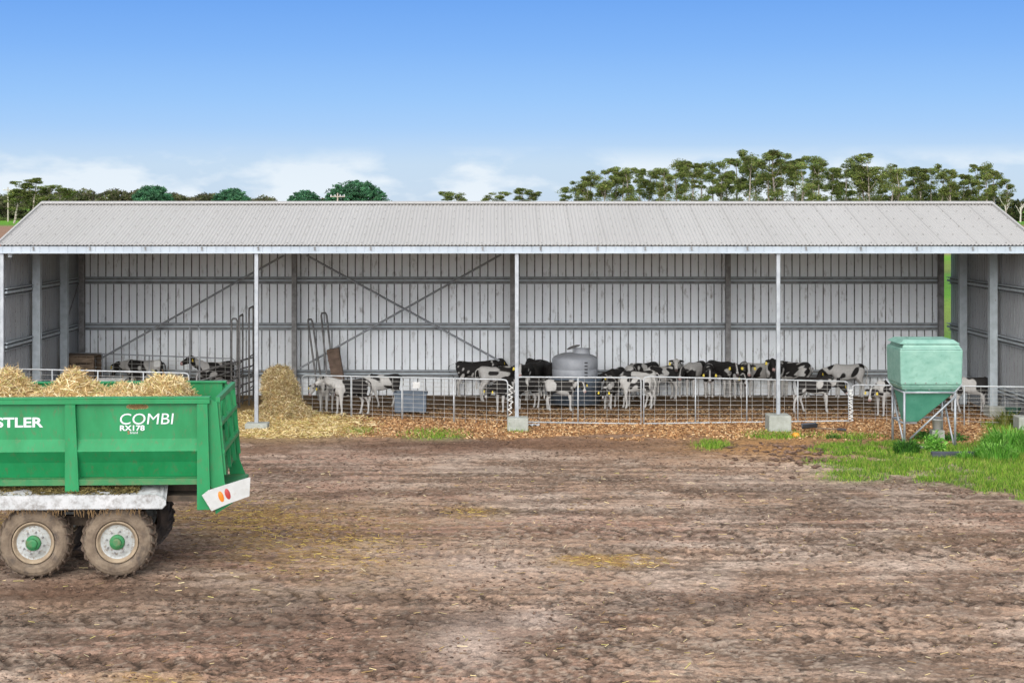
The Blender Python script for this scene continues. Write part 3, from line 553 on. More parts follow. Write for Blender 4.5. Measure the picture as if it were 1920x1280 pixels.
# ------------------------------------------------------------------ fences
def mesh_panel(name, label, cat, p0, p1, zt0, zt1, ups, group='mesh panels along the pen fronts', zb=(0.06, 0.06), rows=9, vs=0.275, curve=True, bottom=True, m=None, sign=None, rp=0.018):
    """p0, p1: ends on the ground; ups: fractions of the uprights"""
    m = m or M['white_pipe']
    a = Vector((*p0, 0)); b = Vector((*p1, 0)); ln = (b-a).length; d = (b-a)/ln
    root = empty(name, (a.x, a.y, 0)); tag(root, label, cat, group)
    def q(t, z): return (b-a)*t+Vector((0, 0, z))
    def top(t): return zt0+(zt1-zt0)*t
    def bot(t): return zb[0]+(zb[1]-zb[0])*t
    r = 0.09/ln
    mb = MB()
    if curve:
        path = [q(0, bot(0)), q(0, top(0)-0.12), q(0.1*r, top(0)-0.05), q(0.5*r, top(0)-0.012), q(1.2*r, top(r)), q(1-1.2*r, top(1-r)), q(1-0.5*r, top(1)-0.012), q(1-0.1*r, top(1)-0.05), q(1, top(1)-0.12), q(1, bot(1))]
        if bottom: path.append(q(0, bot(0)))
        mb.tube(path, rp, 8)
    else:
        mb.tube([q(0, top(0)), q(1, top(1))], rp, 8)
        if bottom: mb.tube([q(0, bot(0)), q(1, bot(1))], rp, 8)
        mb.tube([q(0, bot(0)), q(0, top(0))], rp, 8); mb.tube([q(1, bot(1)), q(1, top(1))], rp, 8)
    mb.build('frame', m, root, smooth=True)
    for t in ups:
        u = MB(); u.tube([q(t, bot(t)), q(t, top(t))], rp*0.9, 8); u.build('upright', m, root, smooth=True)
    wm = MB(); nv = int(ln/vs)
    for i in range(1, nv+1):
        t = i/(nv+1); wm.tube([q(t, bot(t)), q(t, top(t))], 0.0035, 4, cap=False)
    for j in range(1, rows+1):
        zf = j/(rows+1); zf = zf**1.0
        wm.tube([q(0, bot(0)+(top(0)-bot(0))*zf), q(0.5, bot(.5)+(top(.5)-bot(.5))*zf-0.004), q(1, bot(1)+(top(1)-bot(1))*zf)], 0.0035, 4, cap=False)
    wm.build('wire_mesh', M['wire'], root)
    if sign:
        s = MB(); t, z, w_, h_ = sign; c = q(t, z); s.box(c.x-w_/2, c.x+w_/2, c.y-0.03, c.y-0.022, c.z-h_/2, c.z+h_/2); s.build('sign_plate', M['white_dirty'], root)
    return root
def gx(px, Y): return (px-CX)*Y/F
mesh_panel('fence_panel', 'mesh fence panel with a small white plate, between hay heap and second front post', 'fence panel', (gx(567, 42.7), 42.7), (gx(952, 41.0), 41.0), 1.01, 1.06, (0.245, 0.495, 0.745), zb=(0.05, 0.0), sign=(0.565, 0.86, 0.17, 0.15), bottom=False)
mesh_panel('fence_panel', 'shortest mesh fence panel, in front of the round grey tank', 'fence panel', (gx(968, 41.15), 41.15), (gx(1202, 41.1), 41.1), 1.11, 1.10, (0.495,), zb=(0.05, 0.01))
mesh_panel('fence_panel', 'long mesh fence panel passing behind the third front post, its right end tied with twine', 'fence panel', (gx(1207, 41.05), 41.05), (gx(1591, 41.6), 41.6), 1.13, 0.96, (0.25, 0.5, 0.75), zb=(0.02, 0.02))
mesh_panel('fence_panel', 'mesh fence panel passing behind the pale green hopper to the right shed wall', 'fence panel', (gx(1598, 41.6), 41.6), (12.42, 40.3), 0.88, 0.96, (0.33, 0.64), zb=(0.02, 0.02), bottom=False)
mesh_panel('fence_panel', 'mesh fence panel along the left pen, mostly hidden behind the green trailer', 'fence panel', (gx(12, 41.0), 41.0), (gx(354, 41.2), 41.2), 1.32, 1.20, (0.25, 0.5, 0.75), zb=(0.1, 0.1))
mesh_panel('yard_hurdle', 'dull mesh hurdle inside the left bay in front of the two small calves', 'hurdle', (gx(112, 46.6), 46.6), (gx(440, 45.0), 45.0), 1.26, 1.22, (0.25, 0.52), group='hurdles in the left bay', m=M['galv'], sign=(0.565, 1.03, 0.16, 0.16), rp=0.016, zb=(0.1, 0.1))
# open gate of plain rails running back into the shed
def rail_gate(name, label, p0, p1, z1, n_, m, group, zb=0.15, tilt=0.0):
    a = Vector((*p0, 0)); b = Vector((*p1, 0)); root = empty(name, a); tag(root, label, 'rail gate', group); ab = b-a
    f = MB(); lz = Vector((0, 0, 1))
    f.tube([lz*zb, lz*(z1-0.1), ab*0.03+lz*z1, ab*0.97+lz*(z1+tilt), ab+lz*(z1-0.1+tilt), ab+lz*(zb)], 0.024, 8); f.build('frame', m, root, smooth=True)
    for k in range(n_):
        r_ = MB(); z = zb+(z1-zb)*k/n_; r_.tube([lz*z, ab+lz*(z+tilt*k/n_)], 0.018, 6); r_.build('rail', m, root, smooth=True)
    return root
rail_gate('rail_gate', 'dull pipe rail gate swung back into the left bay beside the hay', (gx(369, 41.3), 41.3), (gx(477, 45.8), 45.8), 1.20, 5, M['galv_dark'], None)
# tall pipe loops standing in the left bay
def loop(name, label, px0, px1, Y, ytop, lean=(0, 0), bars=0, m=None, r=0.024, zb=0.02, group='tall pipe loops in the left bay', Y1=None):
    a = pt(px0, ytop, Y); b = pt(px1, ytop, Y1 or Y); root = empty(name, (a.x, a.y, 0)); tag(root, label, 'pipe frame', group)
    o_ = Vector((a.x, a.y, 0)); z = a.z; lx = Vector((lean[0], lean[1], 0)); m = m or M['galv_dark']
    A = Vector((0, 0, zb))-lx; Bp = Vector((b.x-a.x, b.y-a.y, zb))-lx; T0 = Vector((0, 0, z)); T1 = Vector((b.x-a.x, b.y-a.y, z))
    f = MB(); e = (T1-T0).normalized()*0.05
    f.tube([A, A.lerp(T0, 0.97), T0+e-Vector((0, 0, 0.0)), T1-e, Bp.lerp(T1, 0.97), Bp], r, 8); f.build('frame', m, root, smooth=True)
    for k in range(bars):
        t = (k+0.5)/bars*0.55; g = MB(); g.tube([A.lerp(T0, t), Bp.lerp(T1, t)], 0.016, 6); g.build('rung', m, root, smooth=True)
    return root
loop('pipe_frame', 'tall pale pipe loop standing behind the trailer, left of the others', 356, 374, 44.2, 611, m=M['galv'], bars=0, Y1=44.0)
loop('pipe_frame', 'dark pipe loop just left of the twin dark loops', 434, 445, 44.6, 597, bars=4, Y1=44.5)
loop('pipe_frame', 'dark narrow pipe loop in the middle of the three by the left front post', 449, 455, 44.4, 593, bars=4, Y1=45.3)
loop('pipe_frame', 'tallest dark pipe loop, closest to the left front post', 467, 475, 45.0, 578, bars=5, Y1=46.0)

# twine lashings
def twine(name, label, X0, Y0, z0, z1, wdt, turns):
    t = empty(name, (X0, Y0, 0)); t_ = MB(); pts = []
    rr = random.Random(int(X0*10))
    for i in range(turns*2+1):
        z = z0+(z1-z0)*i/(turns*2); pts.append((wdt*(1 if i % 2 else -1)*rr.uniform(0.5, 1.1), rr.uniform(-0.05, -0.02), z+rr.uniform(-0.02, 0.02)))
    for k in range(len(pts)-1): t_.tube([pts[k], pts[k+1]], 0.009, 5)
    bpy.data.objects.remove(t); o = t_.build(name, M['twine']); o.location = (X0, Y0, 0); tag(o, label, 'twine', 'twine lashings')
twine('twine_lashing', 'loose white twine zigzag tied round the second front post', gx(957, 40.95), 40.9, 0.25, 0.95, 0.06, 6)
twine('twine_lashing', 'tight white twine lashing joining the two fence panels left of the hopper', gx(1594, 41.6), 41.55, 0.02, 0.78, 0.055, 13)

# ------------------------------------------------------------------ calves
NW = {}
def calf(label, px, fy, face, s=1.0, seed=1, black=0.5, head=(0.5, 0, 0), legs=(0, 0, 0, 0), rump_white=0.0, face_white=0.3, tail=0.1, tagl=True, fwhite=0.0, name='calf'):
    """px: photo column of the trunk's centre, fy: row of the feet, face: heading in degrees (0 = to the right, 90 = away);
    head = (height 0 low .. 1 high, neck yaw degrees, head pitch extra)"""
    rr = random.Random(seed*13+5)
    hh, yaw, hp = head
    rings = []
    mb = MB()
    def loft(st, n=12):
        """st: (centre, half-height vector, half-width vector)"""
        vs = []
        for c, uh, uw in st:
            for k in range(n):
                a = 2*PI*k/n; vs.append(Vector(c)+Vector(uh)*math.sin(a)+Vector(uw)*math.cos(a))
        fs = [(i*n+k, i*n+(k+1) % n, (i+1)*n+(k+1) % n, (i+1)*n+k) for i in range(len(st)-1) for k in range(n)]
        fs += [tuple(range(n-1, -1, -1)), tuple((len(st)-1)*n+k for k in range(n))]
        mb.add(vs, fs)
    T = [(-.485, .80, .05, .05), (-.46, .785, .12, .095), (-.40, .765, .165, .135), (-.30, .745, .18, .15), (-.16, .72, .185, .15), (0, .70, .20, .155), (.12, .70, .21, .145), (.24, .71, .21, .13), (.34, .735, .185, .11), (.41, .77, .13, .085)]
    loft([((x, 0, z-0.012), (0, 0, a*1.09), (0, b*1.10, 0)) for x, z, a, b in T], 14)
    # neck
    base = Vector((.30, 0, .79)); ya = R(yaw)
    reach = 0.40; pa = R(-48+hh*88)           # pitch of the neck
    poll = base+Vector((math.cos(pa)*math.cos(ya), math.cos(pa)*math.sin(ya), math.sin(pa)))*reach
    mid = base.lerp(poll, 0.5)+Vector((0.02, 0, -0.015)); 
    side = Vector((-math.sin(ya), math.cos(ya), 0))
    dn = (poll-base).normalized(); upn = side.cross(dn)*-1
    if upn.z < 0 and abs(dn.z) < 0.9: upn = -upn
    loft([(base-dn*0.04, upn*0.15, Vector((0, .09, 0))), (base.lerp(poll, .3), upn*0.125, side*0.075), (mid+dn*0.05, upn*0.105, side*0.065), (poll-dn*0.02, upn*0.09, side*0.062), (poll+dn*0.03, upn*0.06, side*0.05)])
    # head
    hpitch = R(-38+hp-(1-hh)*22); hd = Vector((math.cos(hpitch)*math.cos(ya*1.25), math.cos(hpitch)*math.sin(ya*1.25), math.sin(hpitch)))
    hs = Vector((-math.sin(ya*1.25), math.cos(ya*1.25), 0)); hu = hd.cross(hs); hu = hu if hu.z > 0 else -hu
    H = [(-.05, .055, .05), (0.0, .085, .072), (.06, .092, .078), (.12, .08, .066), (.19, .060, .046), (.25, .052, .046), (.285, .047, .048), (.30, .03, .033)]
    loft([(poll+hd*x+hu*(-0.0-0.15*x), hu*a, hs*b) for x, a, b in H])
    ears = []
    for sg in (-1, 1):
        e0 = poll+hd*0.01+hs*sg*0.055+hu*0.035; ed = (hs*sg*0.93-Vector((0, 0, 1))*0.22-hd*0.12).normalized()
        eu = hu
        loft([(e0, eu*0.022, hd*0.022), (e0+ed*0.05, eu*0.018, hd*0.045), (e0+ed*0.10, eu*0.014, hd*0.045), (e0+ed*0.15, eu*0.010, hd*0.018)], 8)
        ears.append((e0+ed*0.11, ed))
    # legs
    def leg(pts):
        st = []
        for i, (p, r, k) in enumerate(pts):
            r = r*1.12; st.append((p, (r*k, 0, 0), (0, r, 0)))
        loft(st, 10)
    for i, (sg, fr) in enumerate(((-1, 1), (1, 1), (-1, 0), (1, 0))):
        q = legs[i]
        if fr:
            leg([((.27, sg*.085, .74), .065, 1.5), ((.26+q*.15, sg*.095, .58), .055, 1.3), ((.255+q*.3, sg*.095, .46), .040, 1.15), ((.265+q*.6, sg*.09, .31), .033, 1.1), ((.262+q*.75, sg*.09, .26), .029, 1), ((.258+q*.95, sg*.09, .14), .022, 1), ((.262+q, sg*.09, .085), .027, 1.1), ((.275+q, sg*.09, .045), .027, 1.2), ((.29+q, sg*.09, .0), .034, 1.25)])
        else:
            leg([((-.36, sg*.085, .78), .085, 1.3), ((-.33+q*.1, sg*.10, .64), .078, 1.45), ((-.315+q*.3, sg*.105, .53), .055, 1.5), ((-.385+q*.5, sg*.10, .42), .036, 1.35), ((-.425+q*.6, sg*.095, .345), .031, 1.25), ((-.425+q*.75, sg*.09, .27), .026, 1.1), ((-.405+q*.95, sg*.09, .14), .022, 1), ((-.40+q, sg*.09, .085), .027, 1.1), ((-.385+q, sg*.09, .045), .027, 1.2), ((-.37+q, sg*.09, 0), .034, 1.25)])
    # tail
    tl = [((-.45, 0, .88), .026), ((-.50, 0.0, .87), .022), ((-.53-tail*.3, tail*.3, .80), .019), ((-.54-tail*.3, tail*.5, .66), .016), ((-.53, tail*.6, .52), .015), ((-.53, tail*.6, .44), .026), ((-.53, tail*.6, .36), .022), ((-.53, tail*.6, .32), .010)]
    loft([(p, (r, 0, 0), (0, r, 0)) for p, r in tl], 8)
    me = bpy.data.meshes.new('calf_raw'); me.from_pydata(mb.v, [], mb.f)
    bm = bmesh.new(); bm.from_mesh(me); bmesh.ops.recalc_face_normals(bm, faces=bm.faces); bm.to_mesh(me); bm.free()
    o = bpy.data.objects.new('calf_tmp', me); COL.objects.link(o)
    rm = o.modifiers.new('r', 'REMESH'); rm.mode = 'VOXEL'; rm.voxel_size = 0.0155
    smo = o.modifiers.new('s', 'SMOOTH'); smo.iterations = 3; smo.factor = 0.5
    dg = bpy.context.evaluated_depsgraph_get(); me2 = bpy.data.meshes.new_from_object(o.evaluated_get(dg))
    bpy.data.objects.remove(o); bpy.data.meshes.remove(me)
    nv = len(me2.vertices); co = np.empty(nv*3, dtype=np.float32); me2.vertices.foreach_get('co', co); co = co.reshape(-1, 3).astype(float)
    # coat: large patches with crisp edges
    r2 = np.random.default_rng(seed+100); f = np.zeros(nv)
    for k in range(7):
        kv = r2.normal(size=3); kv = kv/np.linalg.norm(kv)*r2.uniform(8, 17); f += np.sin(co@kv+r2.uniform(0, 6.28))*r2.uniform(0.5, 1)
    f = f/2.2
    for k in range(4):
        kv = r2.normal(size=3)*16; f += 0.30*np.sin(co@kv+r2.uniform(0, 6.28))
    tor = f[(co[:, 2] > 0.55) & (np.abs(co[:, 0]) < 0.45)]; f = (f-np.quantile(tor, 1-min(black, 0.97)))/tor.std()*0.9
    x, y, z = co.T
    f = f-3.0*(1-sst(0.40, 0.52, z))*(z < 0.6)                # white legs
    f = f-1.2*(1-sst(0.50, 0.58, z))*(np.abs(x) < .25)        # pale belly
    f = f-rump_white*3*(1-sst(-0.42, -0.20, x))
    f = f-fwhite*3*sst(0.10, 0.35, x)*(x < .6)
    pv = np.array(poll); hd_ = np.array(hd); hs_ = np.array(hs); hu_ = np.array(hu); rel = co-pv; hx = rel@hd_; hy = rel@hs_; hz = rel@hu_
    ishead = (np.linalg.norm(rel, axis=1) < 0.36) & (hx > -0.05)
    fh = 2.0-6*face_white*(np.exp(-(hy/0.032)**2)*(hz > 0.0)+0.6*(hx > 0.2))*1.3-(1.0 if face_white > .7 else 0)*3
    isear = (np.abs(hy) > 0.075) & (np.abs(hx) < 0.1)
    f = np.where(ishead, np.where(isear, 1.5, fh), f)
    t_ = sst(-0.12, 0.12, f)[:, None]
    white = np.array((0.48, 0.465, 0.44))*(1-0.25*np.clip(0.25-z, 0, .25)[:, None]*3); blk = np.array((0.018, 0.016, 0.015))
    c = white*(1-t_)+blk*t_
    muz = ishead & (hx > 0.26); c[muz] = (0.09, 0.065, 0.06) if seed % 2 else (0.42, 0.27, 0.25)
    eye = ishead & (np.abs(hx-0.085) < 0.02) & (np.abs(hy) > 0.05) & (np.abs(hz-0.03) < 0.018); c[eye] = (0.01, 0.01, 0.01)
    c[z < 0.035] = (0.10, 0.075, 0.055)
    c[(x < -0.49) & (z < 0.47) & (z > .28)] = (0.5, 0.48, 0.45)
    a = me2.color_attributes.new('Col', 'FLOAT_COLOR', 'POINT'); c4 = np.ones((nv, 4), dtype=np.float32); c4[:, :3] = c; a.data.foreach_set('color', c4.ravel())
    me2.polygons.foreach_set('use_smooth', [True]*len(me2.polygons))
    me2.name = 'calf'; Y = CAMZ*F/(fy-HY); 
    ob = link(name, me2, M['coat']); ob.location = (gx(px, Y), Y, float(gz(gx(px, Y), Y)[0])-0.004); ob.rotation_euler = (0, 0, R(face)); ob.scale = (s, s, s)
    tag(ob, label, 'calf', 'black and white calves in the shed')
    if tagl:
        for k, (p, ed) in enumerate(ears):
            if k == 0 or rr.random() < 0.6:
                g = MB(); c_ = Vector(p)+hd*0.012-Vector((0, 0, .03)); u1 = Vector(ed)*0.027; u2 = Vector((0, 0, 0.034)); nn_ = hd*0.024
                g.add([c_-u1*0.5+u2+nn_, c_+u1*0.5+u2+nn_, c_+u1+nn_, c_+u1-u2+nn_, c_-u1-u2+nn_, c_-u1+nn_], [(0, 1, 2, 3, 4, 5)])
                g.add([c_-u1*0.5+u2+nn_*1.3, c_+u1*0.5+u2+nn_*1.3, c_+u1+nn_*1.3, c_+u1-u2+nn_*1.3, c_-u1-u2+nn_*1.3, c_-u1+nn_*1.3], [(5, 4, 3, 2, 1, 0)])
                g.build('ear_tag', M['yellow'], ob)
    return ob
W = (0.05, -0.05, -0.08, 0.1)
calf('small calf with a dark head behind the hurdle left of the small white plate', 268, 747, 172, 1.13, 1, 0.55, (0.55, -20, 0), legs=W, face_white=0.1)
calf('calf lifting its nose over the hurdle beside the tall pipe loops', 404, 750, 215, 1.12, 2, 0.85, (0.95, 0, 25), fwhite=0.5, face_white=0.05)
calf('black calf with a lowered head just above the rear rim of the trailer', 358, 768, 186, 0.9, 3, 1.0, (0.1, 0, 0), face_white=0.05)
calf('pale faced calf looking out between the hay heap and the fence', 611, 771, 262, 0.88, 4, 0.55, (0.55, -28, 0), face_white=0.9, fwhite=0.2)
calf('black bodied calf with a white raised neck, second from the hay heap', 655, 779, 203, 0.97, 5, 0.95, (0.85, -15, 10), fwhite=0.7, face_white=0.8, legs=(0.03, -0.03, 0.06, -0.08))
calf('walking calf with a pale front and black rump, left of the blue grey box', 718, 763, 186, 0.93, 6, 0.62, (0.35, -10, -5), legs=(0.14, -0.14, 0.12, -0.14), fwhite=0.35, face_white=0.3)
calf('mostly black calf with pale hind legs at the left end of the large herd', 890, 744, 5, 1.06, 7, 0.98, (0.75, 10, 10), face_white=0.0, tail=0.4)
calf('white rumped calf standing just right of the mostly black calf with pale hind legs', 932, 752, 12, 1.02, 8, 0.62, (0.3, 0, 0), rump_white=0.8, face_white=0.1)
calf('black faced calf with white forelegs directly left of the second front post', 948, 772, 236, 0.92, 9, 0.75, (0.35, -10, 0), face_white=0.25)
calf('black calf with a white star, first to the right of the second front post', 986, 750, 252, 1.06, 10, 0.95, (0.75, 10, 0), face_white=0.55)
calf('black calf turned away behind the one with the white star', 1008, 745, 70, 1.04, 11, 0.95, (0.5, 0, 0), tail=0.3)
calf('low standing black calf with white shins in front of the one with the white star', 985, 766, 215, 0.88, 12, 0.95, (0.2, 0, 0), face_white=0.1)
calf('black calf against the rear wall, half hidden at the left side of the tank', 1028, 744, 110, 1.05, 13, 1.0, (0.8, 60, 0), face_white=0.0)
calf('piebald calf standing sideways before the tank, its head turned to the yard', 1053, 770, -14, 0.86, 14, 0.66, (0.62, -32, 0), legs=(0.03, -0.03, 0.05, -0.05), face_white=0.45)
calf('dark calf with its head down in front of the right edge of the tank', 1143, 766, 255, 0.84, 15, 0.85, (0.25, -5, 0), face_white=0.2)
calf('patched calf reaching down to the ground behind the join of two fence panels', 1190, 766, 176, 0.92, 16, 0.38, (0.08, -15, 0), legs=(0.04, -0.04, 0.1, -0.06), rump_white=0.15, face_white=0.5)
calf('large pale calf with a black stripe on its back, just behind the calf reaching down', 1196, 761, 192, 1.0, 17, 0.50, (0.2, 0, 0), legs=(0, 0, -0.07, 0.09), rump_white=0.2, face_white=0.1)
calf('dark headed calf peering over the striped pale calf from the tank side', 1155, 752, 245, 0.96, 18, 0.9, (0.5, -20, 0), face_white=0.15)
calf('black backed calf by the rear wall behind the striped pale calf', 1208, 745, 222, 1.03, 19, 0.65, (0.3, 0, 0), face_white=0.2)
calf('speckle necked calf right of the black backed calf by the rear wall', 1240, 750, 210, 1.0, 20, 0.65, (0.3, 0, 0), face_white=0.1)
calf('calf with a broad white blaze and raised head looking straight out by the rear wall', 1268, 744, 264, 1.06, 21, 0.6, (0.85, 0, 0), face_white=0.75, fwhite=0.4)
calf('black and white calf standing sideways right of the raised white blaze', 1303, 744, 236, 1.04, 22, 0.52, (0.5, 0, 0), face_white=0.3, tail=0.3)
calf('black calf with yellow ear tags in front of the third rear column', 1351, 744, 303, 1.06, 23, 0.9, (0.65, -15, 0), face_white=0.35)
calf('calf with a white diamond on its black brow, right of the third rear column', 1398, 744, 268, 1.02, 24, 0.6, (0.7, 0, 0), face_white=0.6)
calf('nearly all white calf at the rear wall, left of the third front post', 1426, 743, 4, 1.0, 25, 0.12, (0.6, 0, 0), face_white=0.3)
calf('dark calf mostly hidden by the third front post', 1456, 746, 235, 1.06, 26, 0.75, (0.9, 30, 0), face_white=0.0)
calf('black and white calf turned to the rear wall, right of the third front post', 1487, 745, 140, 1.06, 27, 0.58, (0.6, 20, 0), rump_white=0.1, tail=0.35)
calf('black calf striding with stretched white hind legs, near the fence', 1528, 773, 2, 0.98, 28, 0.93, (0.45, 10, 0), legs=(0.02, 0.05, -0.16, 0.12), face_white=0.1)
calf('white calf with scattered black spots and a black head, behind the striding black calf', 1588, 746, 190, 1.0, 29, 0.12, (0.45, 0, 5), face_white=0.15)
calf('black and white calf bending its head toward the fence left of the hopper', 1664, 779, 218, 0.96, 30, 0.5, (0.4, 10, 0), face_white=0.45, fwhite=0.3)
calf('pale calf with dark patches right of the hopper, beside the side wall', 1823, 774, 345, 0.98, 31, 0.45, (0.35, 10, 0), legs=(0.03, -0.03, 0.08, -0.1), face_white=0.2)

calf('calf facing out between the sideways calf and the black one with tags', 1329, 745, 265, 1.0, 41, 0.7, (0.45, 0, 0), face_white=0.4)
calf('speckled calf behind the join of the two fence panels, nose to the rear wall', 1183, 747, 80, 1.0, 42, 0.4, (0.5, 0, 0), tail=0.3)
calf('small patched calf crowded between the tagged black calf and the one with the white diamond', 1377, 746, 285, 0.92, 43, 0.5, (0.4, 0, 0), face_white=0.3)
# ------------------------------------------------------------------ things in the pens
# round calf feeder tank
T0 = (gx(1078, 45.3), 45.3)
tk = empty('feeder_tank', (*T0, 0)); tag(tk, 'round grey plastic tank with a domed top and open lid among the calves', 'tank')
zt = lambda py: CAMZ-(py-HY)*45.3/F
mb = MB(); rT = 0.595
mb.lathe([(rT-0.02, 0.72), (rT, 0.74), (rT, 0.92), (rT-0.008, 0.93), (rT-0.008, 0.95), (rT, 0.96), (rT, zt(672)), (rT-0.03, zt(669)), (rT*0.80, zt(665.5)), (rT*0.55, zt(662)), (0.001, zt(660))], 44)
mb.build('shell', M['tank'], tk, smooth=True)
NK = Matrix.Translation((0.17, 0.0, 0)); mb = MB(); mb.lathe([(0.225, zt(664)), (0.215, zt(655)), (0.235, zt(654.5)), (0.235, zt(653)), (0.19, zt(653)), (0.19, zt(659)), (0.001, zt(659))], 28, NK); mb.build('neck', M['tank'], tk, smooth=False)
mb = MB(); mb.lathe([(0.001, 0), (0.17, 0), (0.18, 0.02), (0.12, 0.045), (0.001, 0.05)], 24, Matrix.Translation((-0.03, 0.12, zt(652.5))) @ Matrix.Rotation(R(-18), 4, 'Y')); mb.build('lid', M['galv_dark'], tk)
mb = MB()
for k in range(5): mb.box(0.22, 0.30, -0.57, -0.55, 0.78+k*0.085, 0.815+k*0.085, Matrix.Rotation(R(0), 4, 'Z'))
mb.build('volume_marks', M['black'], tk)
mb = MB(); mb.lathe([(0.5, 0.02), (0.66, 0.05), (0.70, 0.66), (0.72, 0.70), (0.60, 0.72), (0.2, 0.72)], 32); mb.build('trough_ring', M['blue_box'], tk, smooth=True)
# blue-grey box
bx = empty('feed_box', (gx(770, 43.4), 43.4, 0)); tag(bx, 'blue grey plastic feed box standing behind the fence beside the walking calf', 'feed box')
mb = MB(); hw, hd_, t = 0.39, 0.26, 0.03
for a in ((-hw, hw, -hd_, -hd_+t), (-hw, hw, hd_-t, hd_), (-hw, -hw+t, -hd_+t, hd_-t), (hw-t, hw, -hd_+t, hd_-t)): mb.box(*a, 0.06, 0.52)
mb.box(-hw+t, hw-t, -hd_+t, hd_-t, 0.06, 0.09); mb.build('tub', M['blue_box'], bx)
mb = MB()
for a in ((-hw-.03, hw+.03, -hd_-.03, -hd_-.002), (-hw-.03, hw+.03, hd_+.002, hd_+.03), (-hw-.03, -hw-.002, -hd_, hd_), (hw+.002, hw+.03, -hd_, hd_)): mb.box(*a, 0.48, 0.53)
mb.build('rim', M['blue_box'], bx)
for sx_ in (-1, 1):
    mb = MB(); mb.box(sx_*0.3-0.06, sx_*0.3+0.06, -0.27, 0.27, -0.02, 0.058); mb.build('foot', M['black'], bx)
# timber crates in the left bay
def crate(label, px0, px1, Y, z0, z1):
    x0 = gx(px0, Y); x1 = gx(px1, Y); r_ = empty('timber_crate', (x0, Y, z0)); tag(r_, label, 'crate', 'stacked crates in the left bay'); w_ = x1-x0; h = z1-z0
    for k in range(3):
        mb = MB(); a = h*k/3+0.02; mb.box(0.0, w_, 0, 0.025, a, a+h/3-0.035); mb.build('slat', M['wood'], r_); mb = MB(); mb.box(0.0, w_, 0.875, 0.9, a, a+h/3-0.035); mb.build('slat', M['wood'], r_)
    for xx in (0.0, w_/2-0.05, w_-0.1):
        for yy in (0.027, 0.79):
            mb = MB(); mb.box(xx, xx+0.1, yy, yy+0.08, 0, h); mb.build('batten', M['wood'], r_)
    mb = MB(); mb.box(0, w_, 0.0, 0.9, h+0.002, h+0.03); mb.box(0, w_, 0.03, 0.87, -0.0, 0.018); mb.build('deck', M['wood'], r_)
crate('upper brown timber crate with slatted side, stacked in the left bay corner', 97, 176, 45.6, 0.68, 1.22)
crate('lower brown timber crate under the other one in the left bay corner', 93, 177, 45.6, 0.03, 0.65)
mb = MB(); a0 = gx(173, 44.4); a1 = gx(234, 44.4); tr = empty('water_trough', (a0, 44.4, 0)); tag(tr, 'small pale trough showing above the hay in the trailer', 'trough')
w_ = a1-a0
for b in ((0, w_, 0, 0.03), (0, w_, 0.42, 0.45), (0, 0.03, 0.03, 0.42), (w_-0.03, w_, 0.03, 0.42)): mb.box(*b, 0.25, 0.74)
mb.box(0.03, w_-0.03, 0.03, 0.42, 0.25, 0.3); mb.build('basin', M['white_dirty'], tr); mb = MB()
for xx in (0.03, w_-0.08): mb.box(xx, xx+0.05, 0.03, 0.4, 0, 0.248)
mb.build('stand', M['galv_dark'], tr)
# leaning pipe frames and board behind the calves
def leaner(label, top, bot, Y0, Y1, w_, board=None):
    a = pt(*top, Y1); b = pt(*bot, Y0); b.z = 0.0 if b.z < 0.4 else b.z; root = empty('leaning_frame', (b.x, b.y, 0)); tag(root, label, 'pipe frame', 'pipe frames leaning on the rear wall')
    o_ = Vector((b.x, b.y, 0)); A = b-o_; B = a-o_; s_ = Vector((w_, 0.12, 0))
    mb = MB(); mb.tube([A, A.lerp(B, 0.97), B+s_*0.15, B+s_*0.85, (A+s_*1.3).lerp(B+s_, 0.97), A+s_*1.3], 0.026, 8); mb.build('frame', M['galv_dark'], root, smooth=True)
    for t in (0.12, 0.3):
        mb = MB(); mb.tube([A.lerp(B, t), (A+s_*1.3).lerp(B+s_, t)], 0.02, 6); mb.build('rung', M['galv_dark'], root)
    return root
leaner('rusty pipe frame leaning on the rear wall, the lower one beside the hay heap', (577, 599), (598, 742), 46.3, 47.0, 0.10)
leaner('taller rusty pipe loop leaning on the rear wall beside the brown board', (602, 587), (617, 746), 46.2, 47.0, 0.13)
bd = empty('brown_board', (0, 0, 0)); bpy.data.objects.remove(bd)
mb = MB(); q = [pt(612, 657, 46.5), pt(634, 653, 46.7), pt(642, 698, 46.2), pt(622, 702, 46.0)]
q2 = [p+Vector((0.02, 0.13, 0.02)) for p in q]; q[2].z = q[2].z-0.62; q[3].z = q[3].z-0.62; q2[2].z -= 0.62; q2[3].z -= 0.62
q[2].x += 0.1; q[3].x += 0.1; q2[2].x += 0.1; q2[3].x += 0.1
mb.add(q+q2, [(0, 1, 2, 3), (7, 6, 5, 4), (0, 4, 5, 1), (1, 5, 6, 2), (2, 6, 7, 3), (3, 7, 4, 0)])
c0 = sum(q, Vector())/4
for k in range(7):
    t = (k+0.5)/7; a = q[0].lerp(q[3], t); b = q[1].lerp(q[2], t); mb.bar(a+Vector((0, -0.02, 0)), b+Vector((0, -0.02, 0)), 0.03, 0.05)
o = mb.build('ribbed_board', M['rust_board']); tag(o, 'brown ribbed board leaning against the rear wall behind the white necked calf', 'board')

